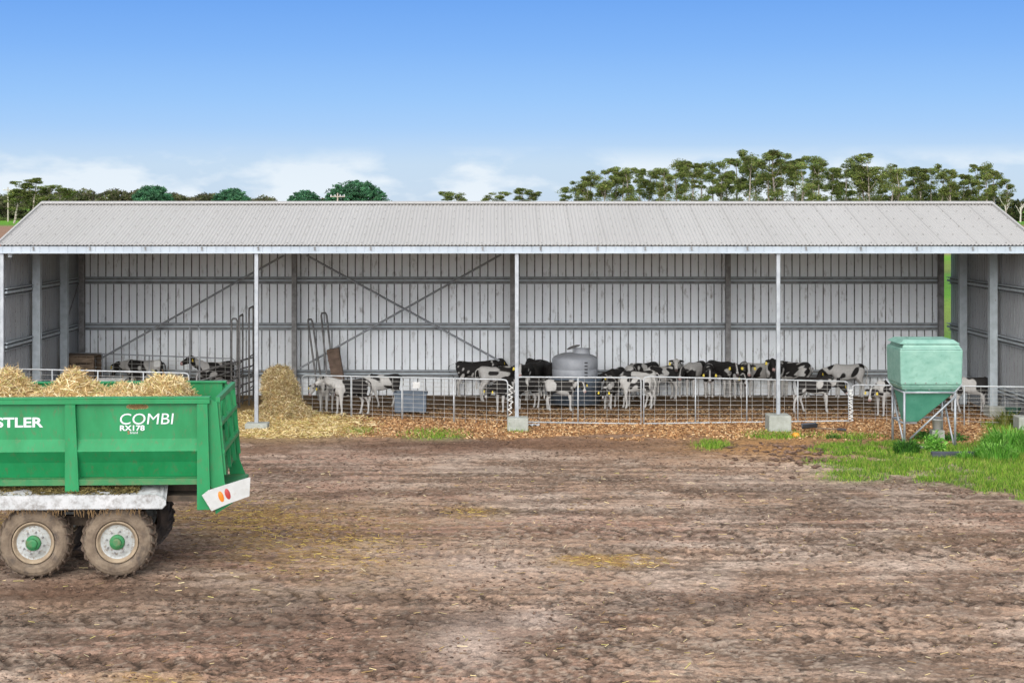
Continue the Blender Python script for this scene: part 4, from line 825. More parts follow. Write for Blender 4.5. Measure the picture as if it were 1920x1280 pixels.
# hay heap beside the fence
def mound_strands(surf_pts, n, lmin, lmax, wd, cols=None, zs=0.8):
    return straw_on(surf_pts, lmin, lmax, wd, zs, cols)
hp = empty('hay_heap', (gx(528, 41.9), 41.9, 0)); tag(hp, 'tall torn heap of hay standing at the left end of the front fence', 'hay heap')
vs = []; n_a, n_z = 60, 34; cols_ = []
prof = lambda t: 0.60-0.28*t**0.8 if t < 0.86 else (0.352*math.sqrt(max(0, 1-((t-0.86)/0.14)**2)))
Hh = 1.24
for j in range(n_z+1):
    t = j/n_z
    for k in range(n_a):
        a = 2*PI*k/n_a; r_ = prof(t)*(1+0.10*math.sin(a*3+t*5)+0.07*math.sin(a*7-t*9)); r_ *= 1+0.45*(1-t)**5; r_ *= 1+0.12*math.sin(a*2+t*11)
        vs.append((math.cos(a)*r_*0.86+0.06-0.13*t, math.sin(a)*r_*0.9, t*Hh+0.05*math.sin(a*2)*t))
vs = np.array(vs); nz = fbm(vs[:, 0]*9+vs[:, 1]*5, vs[:, 2]*9+vs[:, 1]*4, 4, 7)-0.5; vs[:, 0] *= 1+nz*0.25; vs[:, 1] *= 1+nz*0.25
idx_ = np.arange((n_z+1)*n_a).reshape(n_z+1, n_a); q4 = np.stack([idx_[:-1], np.roll(idx_[:-1], -1, 1), np.roll(idx_[1:], -1, 1), idx_[1:]], -1).reshape(-1, 4)
base_c = np.ones((len(vs), 3))*np.array(srgb(160, 132, 84))*(0.6+0.9*(nz+0.5))[:, None]
me = np_mesh('core', vs, q4, base_c, True); o = link('core', me, M['straw'], hp)
pi = RNG.integers(0, len(vs), 15000); Ps = vs[pi]+RNG.normal(0, 0.02, (15000, 3)); Ps[:, 2] = np.maximum(Ps[:, 2], 0.02)
V, Q, C_ = straw_on(Ps, 0.06, 0.22, 0.010, 0.8, [(220, 200, 158), (196, 174, 126), (232, 216, 180), (162, 138, 96), (176, 166, 112), (134, 110, 74)]); link('stalks', np_mesh('stalks', V, Q, C_), M['straw'], hp)

# shovel, orange scrap, rag, buckets
sh = empty('shovel', (gx(1545, 39.6), 39.6, float(gz(gx(1545, 39.6), 39.6)[0]))); tag(sh, 'black shovel with a D handle lying on the wood chips', 'shovel')
mb = MB(); rows = []
for i in range(7):
    t = i/6; rows.append([(-0.50+0.34*t, (v-0.5)*0.27*(0.75+0.5*t*(1-t)*2), 0.06+0.10*(abs(v-0.5)*2)**2+0.03*t+0.02) for v in (0, .25, .5, .75, 1)])
mb.grid(rows); mb.grid([[(x, y, z-0.012) for x, y, z in r_] for r_ in rows]); mb.build('blade', M['sleeper'], sh, smooth=True)
mb = MB(); mb.tube([(-0.2, 0, 0.09), (0.05, 0.0, 0.075), (0.36, 0.0, 0.06)], 0.018, 8); mb.build('shaft', M['wood'], sh)
mb = MB(); mb.tube([(0.30, 0, 0.06), (0.38, -0.07, 0.06), (0.48, -0.075, 0.055), (0.49, 0.07, 0.055), (0.38, 0.07, 0.06), (0.30, 0, 0.06)], 0.022, 8); mb.build('handle', M['black'], sh)
mb = MB(); mb.lathe([(0.001, 0.10), (0.05, 0.095), (0.09, 0.06), (0.10, 0.0), (0.08, -0.01)], 16); o = mb.build('ball_half', M['orange_plastic'], smooth=True); o.name = 'float_ball'
Yb = gy(818); o.location = (gx(1492, Yb), Yb, float(gz(gx(1492, Yb), Yb)[0])); tag(o, 'orange plastic float lying in the grass by the third post footing', 'float')
rows = [[(x*0.035, y*0.05, 0.03+0.02*math.sin(x*1.7+y*2.1)) for x in range(9)] for y in range(5)]
mb = MB(); mb.grid(rows); mb.grid([[(x, y, z-0.008) for x, y, z in r_] for r_ in rows]); o = mb.build('white_rag', M['decal'], smooth=True); Yb = gy(800); o.location = (gx(990, Yb), Yb, 0.01); tag(o, 'crumpled white rag on the ground beside the middle concrete footing', 'rag')
# dark trough by the right wall
tr = empty('rubber_trough', (12.22, 40.9, 0)); tag(tr, 'dark green rubber trough beside the right side wall', 'trough')
mb = MB(); mb.lathe([(0.02, 0.30), (0.12, 0.30), (0.17, 0.42), (0.19, 0.42), (0.19, 0.39), (0.14, 0.24), (0.12, 0.0), (0.02, 0.0)], 20); mb.build('bowl', mat('dark_green_rubber', (0.015, 0.05, 0.035), (0.03, 0.08, 0.05), rough=0.6), tr, smooth=True)

# ------------------------------------------------------------------ the green hopper
YH = 37.05; hx0 = gx(1687.5, YH); hx1 = gx(1806, YH); HW = hx1-hx0
hp = empty('feed_hopper', (hx0, YH, 0)); tag(hp, 'pale green plastic feed hopper on grey steel legs before the right bay', 'feed hopper')
zh = lambda py: CAMZ-(py-HY)*YH/F
def frustum(mb, r0, z0, r1, z1):
    vs = [(r0[0], r0[2], z0), (r0[1], r0[2], z0), (r0[1], r0[3], z0), (r0[0], r0[3], z0), (r1[0], r1[2], z1), (r1[1], r1[2], z1), (r1[1], r1[3], z1), (r1[0], r1[3], z1)]
    mb.add(vs, [(0, 3, 2, 1), (4, 5, 6, 7), (0, 1, 5, 4), (1, 2, 6, 5), (2, 3, 7, 6), (3, 0, 4, 7)])
HD = 1.3
mb = MB(); frustum(mb, (0.02, HW-0.02, 0.02, HD-0.02), zh(722), (0, HW, 0, HD), zh(656)); frustum(mb, (0.07, HW-0.09, 0.08, HD-0.08), zh(732), (0.02, HW-0.02, 0.02, HD-0.02), zh(722)-0.001)
mb.build('bin', M['hopper'], hp, bevel=0.03)
mb = MB(); frustum(mb, (0.0, HW, 0.0, HD), 0, (0.03, HW-0.03, 0.03, HD-0.03), 0.035); frustum(mb, (0.06, HW-0.03, 0.05, HD-0.05), 0.036, (0.10, HW-0.07, 0.10, HD-0.10), 0.12)
for v in range(len(mb.v)): mb.v[v] = (mb.v[v][0], mb.v[v][1], mb.v[v][2]+zh(656)+0.001)
mb.build('shoulder', M['hopper'], hp, bevel=0.015)
mb = MB(); z0 = zh(656)+0.122; frustum(mb, (0.0, HW-0.04, 0.06, HD-0.06), z0, (0.12, HW-0.16, 0.16, HD-0.2), z0+0.085); mb.box(0.3, 0.8, 0.45, 0.8, z0+0.086, z0+0.10); mb.build('lid', M['hopper'], hp, bevel=0.02)
mb = MB(); frustum(mb, (0.22, 0.50, 0.45, 0.80), zh(795), (0.12, HW-0.10, 0.10, HD-0.10), zh(732)-0.002); mb.build('cone', M['hopper_low'], hp, bevel=0.015)
mb = MB(); mb.box(0.24, 0.48, 0.47, 0.78, zh(795)-0.05, zh(795)-0.002); mb.build('outlet', M['galv_dark'], hp)
mb = MB()
for k in range(6): mb.box(0.1+k*(HW-0.25)/5, 0.125+k*(HW-0.25)/5, -0.012, -0.002, zh(718)-0.012, zh(718)+0.012)
for k in range(3): mb.box(0.12+k*0.5, 0.145+k*0.5, 0.035, 0.045, zh(731)-0.01, zh(731)+0.012)
bo = mb.build('bolts', M['galv_dark'], hp)
lx0, lx1 = 0.10, HW-0.165; zf = zh(736)
mb = MB(); mb.tube([(lx0, 0.03, zf), (lx1, 0.03, zf)], 0.026, 8); mb.tube([(lx0, 1.12, zf), (lx1, 1.12, zf)], 0.024, 8); mb.tube([(lx0, 0.03, zf), (lx0, 1.12, zf)], 0.024, 8); mb.tube([(lx1, 0.03, zf), (lx1, 1.12, zf)], 0.024, 8); mb.build('top_frame', M['galv'], hp, smooth=True)
for x, y in ((lx0, 0.03), (lx1, 0.03), (lx0-0.0, 1.12), (lx1, 1.12)):
    mb = MB(); mb.tube([(x, y, -0.03), (x, y, zf)], 0.027, 8); l_ = mb.build('leg', M['galv'], hp, smooth=True)
    if y > 1: continue
for a, b in (((lx0+0.12, 0.02, 0.18), (lx1+0.02, 0.0, zf-0.06)), ((lx0-0.02, 1.1, zf-0.05), (lx0+0.0, 0.12, 0.1)), ((lx1, 1.1, zf-0.1), (lx1-0.01, 0.1, 0.05)), ((lx0, 1.12, 0.50), (lx1, 1.12, 0.50)), ((lx0, 0.03, 0.5), (lx0, 1.12, 0.5))):
    mb = MB(); mb.tube([a, b], 0.021, 8); mb.build('brace', M['galv'], hp, smooth=True)
for p in ((HW+0.0, 0.25),):
    mb = MB(); mb.tube([(lx1, 0.03, zf+0.01), (HW-0.02, 0.0, zh(722)+0.02)], 0.018, 6); mb.build('bracket', M['galv'], hp)
    mb = MB(); mb.tube([(lx0, 1.12, zf+0.01), (-0.02, 1.25, zh(722)+0.02)], 0.018, 6); mb.build('bracket', M['galv'], hp)
bk = empty('white_bucket', (gx(1757, 37.9), 37.9, 0.40)); tag(bk, 'dirty white bucket under the right half of the green hopper', 'bucket')
bz = MB(); bz.lathe([(0.001, 0), (0.09, 0), (0.115, 0.2), (0.125, 0.2), (0.125, 0.215), (0.105, 0.215), (0.085, 0.02), (0.001, 0.02)], 20); bz.build('pail', M['white_dirty'], bk, smooth=True)
bz = MB(); bz.tube([(0.12*math.cos(a), 0, 0.21+0.11*math.sin(a)) for a in np.linspace(0, PI, 9)], 0.006, 5); bz.build('handle', M['galv_dark'], bk)
bk.location.z = 0.28
# support for the bucket: concrete brick
mb = MB(); mb.box(-0.14, 0.14, -0.12, 0.12, -0.05, 0.27); o = mb.build('concrete_block', M['concrete'], bevel=0.015); o.location = (gx(1757, 37.9), 37.9, 0); tag(o, 'concrete block standing under the white bucket', 'concrete block')
# black timber sleeper
mb = MB(); mb.box(-0.66, 0.66, -0.07, 0.07, -0.02, 0.11); o = mb.build('timber_sleeper', M['sleeper'], bevel=0.012); Yb = gy(858); o.location = (gx(1807, Yb), Yb, float(gz(gx(1807, Yb), Yb)[0])); o.rotation_euler = (0, 0, R(-1)); tag(o, 'long black timber lying in the grass in front of the hopper', 'timber beam')
mb = MB(); mb.box(-0.22, 0.22, -0.1, 0.1, -0.02, 0.07); o = mb.build('stone_slab', M['concrete'], bevel=0.01); Yb = gy(842); o.location = (gx(1727, Yb), Yb, 0.0); tag(o, 'grey slab on the ground between the front legs of the hopper', 'slab')

# weeds: leafy plants with arching blades
def weed(label, px, py, hgt, rad, n_, grassy, cols, seed, name):
    rg = np.random.default_rng(seed); Y0 = gy(py); X0 = gx(px, Y0); Z0 = float(gz(X0, Y0)[0])
    Vs = []; Qs = []; Cs = []; pal = np.array([srgb(*c) for c in cols]); k = 0
    for i in range(n_):
        a = rg.uniform(0, 2*PI); r0 = rad*math.sqrt(rg.uniform(0, 1)); h = hgt*rg.uniform(0.5, 1.0)*(1-0.45*(r0/rad)**2); base = np.array([math.cos(a)*r0, math.sin(a)*r0*0.8, -0.01])
        if grassy:
            ln = np.array([math.cos(a), math.sin(a), 0])*rg.uniform(0.1, 0.6)*h+rg.normal(0, 0.1, 3)*h; wv_ = np.array([-math.sin(a+rg.normal(0, .8)), math.cos(a), 0])*rg.uniform(0.006, 0.014)
            c = pal[rg.integers(0, len(pal))]*rg.uniform(0.7, 1.2); pts = [base, base+ln*0.25+np.array([0, 0, h*0.6]), base+ln*0.75+np.array([0, 0, h*0.95]), base+ln*1.3+np.array([0, 0, h*0.85])]
            for j, p in enumerate(pts): ww = wv_*(1, 0.9, 0.6, 0.05)[j]; Vs += [p-ww, p+ww]; Cs += [c, c]
            for j in range(3): Qs.append((k+2*j, k+2*j+1, k+2*j+3, k+2*j+2))
            k += 8
        else:
            z = rg.uniform(0.05, 1)*h; p = base+np.array([0, 0, z]); d_ = rg.normal(size=3); d_[2] = d_[2]*0.5+0.2; d_ /= np.linalg.norm(d_); w2 = np.cross(d_, rg.normal(size=3)); w2 /= np.linalg.norm(w2); s = rg.uniform(0.02, 0.045)
            c = pal[rg.integers(0, len(pal))]*rg.uniform(0.7, 1.2); Vs += [p-w2*s*0.1, p+d_*s-w2*s*0.5, p+d_*s*2.2, p+d_*s+w2*s*0.5]; Cs += [c]*4; Qs.append((k, k+1, k+2, k+3)); k += 4
    root = empty(name, (X0, Y0, Z0)); tag(root, label, 'weed', 'weeds round the hopper')
    link('foliage', np_mesh('foliage', np.array(Vs), np.array(Qs), np.array(Cs)), M['blade'], root)
    mb = MB(); rr = random.Random(seed)
    for i in range(7):
        a = rr.uniform(0, 6.28); mb.tube([(0, 0, -0.02), (math.cos(a)*rad*.3, math.sin(a)*rad*.3, hgt*.5), (math.cos(a)*rad*.6, math.sin(a)*rad*.6, hgt*.8)], [0.008, 0.005, 0.002], 5)
    mb.build('stems', mat('green_stem', (0.10, 0.16, 0.04), rough=0.7) if 'stem' not in M else M['stem'], root)
M['stem'] = mat('green_stem', (0.10, 0.16, 0.04), rough=0.7)
G1 = [(66, 116, 44), (84, 140, 50), (106, 160, 60), (54, 92, 40)]; G2 = [(104, 168, 58), (132, 188, 76), (84, 142, 48), (150, 196, 96)]
weed('dark leafy weed at the foot of the left front hopper leg', 1700, 851, 0.36, 0.24, 700, True, G1, 1, 'leafy_weed')
weed('bright leafy weed bush in the middle under the hopper', 1752, 846, 0.48, 0.22, 900, False, G2, 2, 'leafy_weed')
weed('low green weed behind the hopper right of the bucket', 1787, 826, 0.22, 0.30, 420, False, G1, 3, 'leafy_weed')
weed('low green weed behind the hopper left of the bucket', 1735, 822, 0.22, 0.30, 420, False, G1, 4, 'leafy_weed')
weed('drooping grass tuft growing over the black timber', 1808, 862, 0.24, 0.16, 130, True, G2, 5, 'grass_tuft')
weed('large clump of tall grass at the right edge of the yard before the last footing', 1893, 850, 0.62, 0.55, 1100, True, G2, 6, 'tall_grass')
weed('clump of tall grass nearer the yard below the large clump', 1868, 862, 0.42, 0.42, 600, True, G2, 7, 'tall_grass')
weed('dry seeding weed by the wall footing behind the large grass clump', 1886, 800, 0.5, 0.25, 160, True, [(150, 150, 80), (120, 130, 60)], 8, 'dry_weed')
weed('broad leafed weed in front of the dark rubber trough', 1905, 788, 0.35, 0.3, 260, True, G1, 9, 'leafy_weed')
weed('small tuft on the wood chips right of the third post', 1562, 822, 0.15, 0.16, 120, True, G1, 10, 'grass_tuft')

# ------------------------------------------------------------------ trailer
TR = empty('muck_trailer', (-3.90, 23.75, 0.0), R(3)); tag(TR, 'green tandem axle farm trailer loaded with hay and spattered with mud', 'trailer')
UL = -6.2       # front end of the body, out of the picture
prof_n = [(0.05, 2.45), (0.05, 1.905), (-0.045, 1.745), (0.055, 1.585), (0.13, 1.375)]
def wallprof(v0, sgn, name):
    out_ = [(v0+sgn*v, z) for v, z in prof_n]; inn = [(v0+sgn*(v+0.035), z) for v, z in prof_n][::-1]
    mb = MB(); mb.prism(out_+inn, (UL, -0.03), lambda p, t: (t, p[0], p[1])); return mb
wall = wallprof(0, 1, 'w').build('side_panel', M['green'], TR)
wallprof(2.3, -1, 'w').build('side_panel', M['green'], TR)
fl = MB(); fl.box(UL, 0.15, 0.10, 2.2, 1.30, 1.372); fl.box(UL, 0.0, -0.02, 0.09, 1.285, 1.368); fl.box(UL, 0.0, 2.21, 2.32, 1.285, 1.368); fl.build('floor', M['green_dirty'], TR)
fr = MB(); fr.box(UL-0.05, UL-0.002, 0.0, 2.3, 1.3, 2.45); fr.build('front_panel', M['green'], TR)
for v0, v1 in ((-0.03, 0.115), (2.185, 2.33)):
    mb = MB(); mb.box(UL-0.05, 0.03, v0, v1, 2.452, 2.478); mb.box(UL-0.05, 0.03, v0, v0+0.02, 2.385, 2.450) if v0 < 1 else mb.box(UL-0.05, 0.03, v1-0.02, v1, 2.385, 2.45); mb.build('top_rail', M['green'], TR, bevel=0.006)
def upright(u0, u1, v0, zb, wid=0.0, far=False):
    mb = MB(); s = 1 if not far else -1
    pf = [(v0-0.055*s, 2.383), (v0-0.055*s, zb+0.0), (v0+0.16*s, zb), (v0+0.16*s, 1.36), (v0+0.045*s, 1.60), (v0-0.04*s, 1.745), (v0+0.045*s, 1.905), (v0+0.045*s, 2.383)]
    n = len(pf); vs = [(u0, p, z) for p, z in pf]+[(u1+wid*(2.38-z), p, z) for p, z in pf]
    mb.add(vs, [tuple(range(n)), tuple(range(2*n-1, n-1, -1))]+[(k, k+n, (k+1) % n+n, (k+1) % n) for k in range(n)]); mb.build('upright', M['green'], TR)
for u in (-1.92, -3.85, -5.8):
    upright(u, u+0.135, 0, 1.20, 0.045); upright(u, u+0.135, 2.3, 1.20, 0.045, True)
upright(-0.14, 0.0, 0, 0.945, 0.03); upright(-0.14, 0.0, 2.3, 0.945, 0.03, True)
# tail plates and the open tail frame
tp = [(0.0, 2.44), (0.12, 2.40), (0.19, 1.60), (0.22, 1.30), (0.33, 1.02), (0.10, 0.87), (0.06, 1.2), (0.0, 1.3)]
for v in (0.03, 2.24):
    mb = MB(); mb.prism(tp, (v, v+0.03), lambda p, t: (p[0]+0.004, t, p[1])); mb.build('tail_plate', M['green'], TR)
mb = MB(); tfm = lambda z: 0.13+(2.42-z)*0.09
for z, h in ((2.43, 0.07), (2.10, 0.055), (1.72, 0.055)):
    mb.box(tfm(z)-0.03, tfm(z)+0.03, 0.062, 2.238, z-h/2, z+h/2)
for v in (0.075, 0.80, 1.50, 2.195): mb.bar((tfm(2.39), v+0.02, 2.39), (tfm(1.40)-0.002, v+0.02, 1.40), 0.045, 0.045, (0, 1, 0))
mb.build('tail_frame', M['green'], TR)
mb = MB(); mb.box(0.0, 0.36, 0.07, 2.23, 1.05, 1.09); mb.build('tail_tray', M['green_dirty'], TR)
# light board across the tail
A = Vector((-0.065, -0.13, 0.0)); B = Vector((0.565, 0.11, 0)); dB = (B-A).normalized(); nB = Vector((dB.y, -dB.x, 0)); LB = (B-A).length
PB = lambda px, py: A+dB*((px-381)/88*LB)+Vector((0, 0, 4.98-(py-400)/137.4))
vsb = [PB(381, 926), PB(398, 956), PB(430, 944), PB(467, 933), PB(469, 898), PB(462, 899), PB(393, 917)]; nb_ = len(vsb)
mb = MB(); mb.add([v+nB*0.015 for v in vsb]+[v-nB*0.015 for v in vsb], [tuple(range(nb_)), tuple(range(2*nb_-1, nb_-1, -1))]+[(k, k+nb_, (k+1) % nb_+nb_, (k+1) % nb_) for k in range(nb_)])
lb = mb.build('light_board', M['white_dirty'], TR)
for lx_, ly_, m in ((415, 930, 'orange'), (427, 926, 'red')):
    mb = MB(); c = PB(lx_, ly_)+nB*0.018; vs = []
    for k in range(16):
        a = 2*PI*k/16; vs.append(c+dB*(0.038*math.cos(a)-0.02*math.sin(a))+Vector((0, 0, 0.075*math.sin(a))))
    cc = c+nB*0.02; mb.add(vs+[cc], [(k, (k+1) % 16, 16) for k in range(16)]); mb.build('tail_light', M[m], lb, smooth=True)
# chassis, axle beams
mb = MB()
for v in (0.62, 1.55): mb.box(UL-0.4, -0.08, v, v+0.12, 1.02, 1.285)
mb.box(-0.9, -0.1, 0.2, 2.1, 1.02, 1.10); mb.build('chassis', M['chassis'], TR)
mb = MB(); mb.tube([(UL-0.3, 0.68, 1.1), (UL-1.6, 1.15, 0.9), (UL-1.9, 1.15, 0.85)], 0.07, 8); mb.tube([(UL-0.3, 1.61, 1.1), (UL-1.6, 1.15, 0.9)], 0.07, 8); mb.build('drawbar', M['green_dirty'], TR)
mb = MB(); mb.tube([(UL-1.2, 1.15, 0.9), (UL-1.2, 1.15, -0.02)], 0.05, 8); mb.build('jack_stand', M['galv_dark'], TR)
mb = MB()
for u in (-1.23, -2.36): mb.tube([(u, 0.3, 0.5), (u, 2.0, 0.5)], 0.06, 10)
for v in (0.55, 1.68): mb.bar((-2.5, v, 0.72), (-1.1, v, 0.72), 0.1, 0.14); mb.box(-1.9, -1.7, v-0.05, v+0.05, 0.72, 1.02)
mb.build('axles', M['chassis'], TR)
# fenders
for v0, v1 in ((-0.13, 0.36), (1.94, 2.43)):
    mb = MB(); out_v = v0 if v0 < 1 else v1; inn = v1 if v0 < 1 else v0
    top_o, top_i = 1.165, 1.262; ue, us = -0.60, -3.25
    ring = [(ue+0.05, 1.08), (ue, 1.13), (ue-0.08, top_o), (us+0.08, top_o), (us, 1.13), (us-0.05, 1.08)]
    rows = [[(u, out_v, (0.985 if 0.2 < 1 else 0) + (0.05 if k in (0, 5) else 0)) for k, (u, z) in enumerate(ring)], [(u, out_v, z) for u, z in ring], [(u-0.03 if u > -1 else u, inn, 1.262) for u, z in ring]]
    mb.grid(rows); mb.grid([[(u, v+(0.012 if v0 < 1 else -0.012), z-0.012) for u, v, z in r_] for r_ in rows]); mb.build('fender', M['fender'], TR)
V_ = np.stack([RNG.uniform(-3.0, -0.95, 10000), np.clip(RNG.normal(0.08, 0.08, 10000), -0.11, 0.30), np.full(10000, 1.262)], -1); V_[:, 2] = 1.168+(V_[:, 1]+0.13)/0.49*0.094+0.006
kk = fbm(V_[:, 0]*2.2, V_[:, 1]*5, 3, 12) > 0.36; V_ = V_[kk]; V_[:, 2] += RNG.uniform(-0.006, 0.03, len(V_))
a_ = straw_on(V_, 0.03, 0.10, 0.009, 0.35, [(120, 108, 66), (96, 88, 50), (150, 134, 84), (84, 72, 44)])
link('hay_crumbs', np_mesh('hay_crumbs', *a_), M['straw'], TR)
V_ = np.stack([RNG.uniform(-2.9, -0.9, 90), np.full(90, -0.125), RNG.uniform(0.9, 1.0, 90)], -1)
n_ = len(V_); hs_o = link('hanging_straw', np_mesh('hanging_straw', *strips(V_, np.stack([RNG.normal(0, .01, n_), np.zeros(n_), -RNG.uniform(.02, .06, n_)], -1), np.tile([[0.004, 0, 0]], (n_, 1)), np.tile([srgb(120, 96, 66)], (n_, 1)))), M['straw'], TR); hs_o['kind'] = 'stuff'
# wheels
def wheel(u, vo, sgn, m=None):
    """vo: plane of the outer side wall; sgn +1 when the wheel extends to +v from it"""
    root = MB(); Mx = Matrix.Translation((u, vo, 0.5)) @ Matrix.Rotation(R(90)*sgn*-1, 4, 'X')     # local z -> inward
    Rr = 0.485
    root.lathe([(0.285, 0.05), (0.30, 0.012), (0.34, 0.0), (0.40, 0.008), (0.445, 0.035), (0.468, 0.07), (0.475, 0.22), (0.468, 0.37), (0.445, 0.405), (0.34, 0.44), (0.285, 0.40)], 48, Mx)
    nl = 24; root.mi = 1
    for k in range(nl):
        for side in (0, 1):
            a0 = 2*PI*(k+0.5*side)/nl; pts = []
            for j in range(5):
                t = j/4; z = (0.018+0.20*t) if side == 0 else (0.422-0.20*t); rad = (0.452, 0.474, 0.476, 0.477, 0.477)[j]; a = a0+t*0.20; wdt = 0.030
                h = (0.012, 0.030, 0.028, 0.026, 0.026)[j]
                for da, dr in ((-wdt/rad*0.5, 0), (wdt/rad*0.5, 0), (wdt/rad*0.35, h), (-wdt/rad*0.35, h)):
                    pts.append(Mx @ Vector(((rad+dr)*math.cos(a+da), (rad+dr)*math.sin(a+da), z)))
            fs = [(i*4+q_, i*4+(q_+1) % 4, (i+1)*4+(q_+1) % 4, (i+1)*4+q_) for i in range(4) for q_ in range(4)]+[(3, 2, 1, 0), (16, 17, 18, 19)]
            root.add(pts, fs)
    tyre = root.build('wheel', [m or M['tyre'], m or M['tyre_lug']], TR, smooth=False)
    r_ = MB(); r_.lathe([(0.286, 0.02), (0.278, 0.006), (0.262, 0.012), (0.252, 0.045), (0.232, 0.06)], 40, Mx); rim0 = r_.build('rim_flange', M['rim_mud'], tyre, smooth=True)
    r_ = MB(); r_.lathe([(0.232, 0.055), (0.215, 0.065), (0.19, 0.045), (0.11, 0.035), (0.001, 0.035)], 40, Mx); r_.build('rim', M['rim'], tyre, smooth=True)
    r_ = MB(); r_.lathe([(0.105, 0.034), (0.100, 0.0), (0.082, -0.012), (0.066, -0.014), (0.062, -0.05), (0.04, -0.058), (0.0005, -0.058)], 28, Mx); r_.build('hub', M['green_dirty'], tyre, smooth=False)
    r_ = MB()
    for k in range(8):
        a = 2*PI*(k+0.3)/8; c = Vector((0.148*math.cos(a), 0.148*math.sin(a), 0)); r_.lathe([(0.0135, 0.045), (0.0135, 0.012), (0.0005, 0.010)], 6, Mx @ Matrix.Translation(c))
    r_.build('wheel_nuts', M['galv_dark'], tyre)
    return tyre
for u in (-1.23, -2.36):
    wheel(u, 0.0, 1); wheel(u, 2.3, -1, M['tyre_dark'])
# lettering
def text(body, u0, u1, z0, z1, m, off_=0.0, shear=0.0, parent=None):
    """lettering fitted to a box on the side panel"""
    cu = bpy.data.curves.new('lettering', 'FONT'); cu.body = body; cu.offset = off_; cu.shear = shear; cu.extrude = 0.0; cu.resolution_u = 4
    o = bpy.data.objects.new('t', cu); COL.objects.link(o); dg = bpy.context.evaluated_depsgraph_get(); me = bpy.data.meshes.new_from_object(o.evaluated_get(dg)); bpy.data.objects.remove(o)
    n_ = len(me.vertices); co = np.empty(n_*3); me.vertices.foreach_get('co', co); co = co.reshape(-1, 3); a = co.min(0); b = co.max(0); q_ = co.copy()
    q_[:, 0] = u0+(co[:, 0]-a[0])/(b[0]-a[0])*(u1-u0); q_[:, 2] = z0+(co[:, 1]-a[1])/(b[1]-a[1])*(z1-z0); q_[:, 1] = 0.0445
    me.vertices.foreach_set('co', q_.ravel()); me.update(); return link('lettering', me, m, parent or TR)
UU = lambda px: (px-390)/137.5*1.003
ZZ = lambda py: 4.98-(py-400)/137.2
text('HUSTLER', UU(-49), UU(84), ZZ(799.5), ZZ(780.5), M['decal'], 0.028, parent=wall)
text('COMBI', UU(226), UU(326), ZZ(795), ZZ(774.5), M['decal'], 0.0, 0.1, parent=wall)
text('RX178', UU(226), UU(272), ZZ(807), ZZ(796.5), M['decal'], 0.03, parent=wall)
text('5', UU(240), UU(244), ZZ(813), ZZ(807.5), M['decal_red'], parent=wall); text('brand', UU(245), UU(259), ZZ(812.5), ZZ(808), M['decal'], 0.01, parent=wall)
# hay seen through the two grab slots
for uu in (-0.96, -3.34):
    V_ = []; n_ = 500; a = RNG.uniform(0, 2*PI, n_); r_ = np.sqrt(RNG.uniform(0, 1, n_)); V_ = np.stack([uu+np.cos(a)*r_*0.135, np.full(n_, 0.044), 2.343+np.sin(a)*r_*0.026], -1)
    d_ = np.stack([RNG.normal(size=n_), np.zeros(n_), RNG.normal(size=n_)*0.3], -1); d_ /= np.linalg.norm(d_, axis=1)[:, None]; wv = np.stack([-d_[:, 2], d_[:, 1]*0, d_[:, 0]], -1)*0.004
    pal = np.array([srgb(*c) for c in ((196, 170, 116), (150, 118, 74), (214, 190, 140))]); link('slot_straw', np_mesh('slot_straw', *strips(V_, d_*0.018, wv, pal[RNG.integers(0, 3, n_)])), M['straw'], TR)
    mb = MB(); mb.box(uu-0.13, uu+0.13, 0.0465, 0.0485, 2.32, 2.366); mb.build('grab_slot', M['chassis'], wall)
# the hay load: a thing of its own lying in the trailer
U_, V2 = np.meshgrid(np.linspace(UL+0.05, -0.12, 190), np.linspace(0.10, 2.19, 60))
peaks = [(-0.75, 1.0, 0.30, 0.42, 0.55), (-1.35, 1.25, 0.16, 0.25, 0.5), (-1.98, 1.0, 0.36, 0.34, 0.5), (-2.95, 1.1, 0.40, 0.30, 0.6), (-3.9, 1.1, 0.4, 0.5, 0.6), (-5, 1.1, 0.4, 0.5, 0.6)]
Z_ = np.full(U_.shape, 2.40)
for (u, v, h, ru, rv) in peaks: Z_ = np.maximum(Z_, 2.30+(h+0.06)*np.exp(-(np.abs(U_-u)/ru)**2.2-(np.abs(V2-v)/rv/1.1)**2.2))
Z_ = Z_+(fbm(U_*6, V2*6, 4, 15)-0.5)*0.16
Z_ = np.where(U_ > -0.45, 2.26-(U_+0.45)*0.9*1.0+(Z_-2.26)*np.clip((-0.05-U_)/0.4, 0, 1), Z_); Z_ -= 0.14*(V2 > 1.95)+0.05*(V2 > 1.8)
hv = np.stack([U_, V2, Z_], -1).reshape(-1, 3); ni = np.arange(len(hv)).reshape(U_.shape); hq = np.stack([ni[:-1, :-1], ni[:-1, 1:], ni[1:, 1:], ni[1:, :-1]], -1).reshape(-1, 4)
hl = empty('hay_load', (-3.90, 23.75, 0), R(3)); tag(hl, 'pale tangled hay piled in mounds inside the green trailer', 'hay load')
nzc = fbm(hv[:, 0]*5, hv[:, 1]*5, 4, 44)
link('core', np_mesh('core', hv, hq, np.array(srgb(166, 138, 88))*(0.5+0.9*nzc)[:, None], True), M['straw'], hl)
pi = RNG.integers(0, len(hv), 30000); Ps = hv[pi]+RNG.normal(0, 0.022, (30000, 3)); Ps[:, 1] = np.clip(Ps[:, 1], 0.12, 2.18); Ps[:, 0] = np.minimum(Ps[:, 0], -0.14)
V, Q, C_ = straw_on(Ps, 0.05, 0.19, 0.0075, 0.8, [(236, 216, 168), (220, 196, 140), (244, 230, 192), (190, 160, 108), (192, 186, 118), (226, 192, 138), (150, 120, 80)])
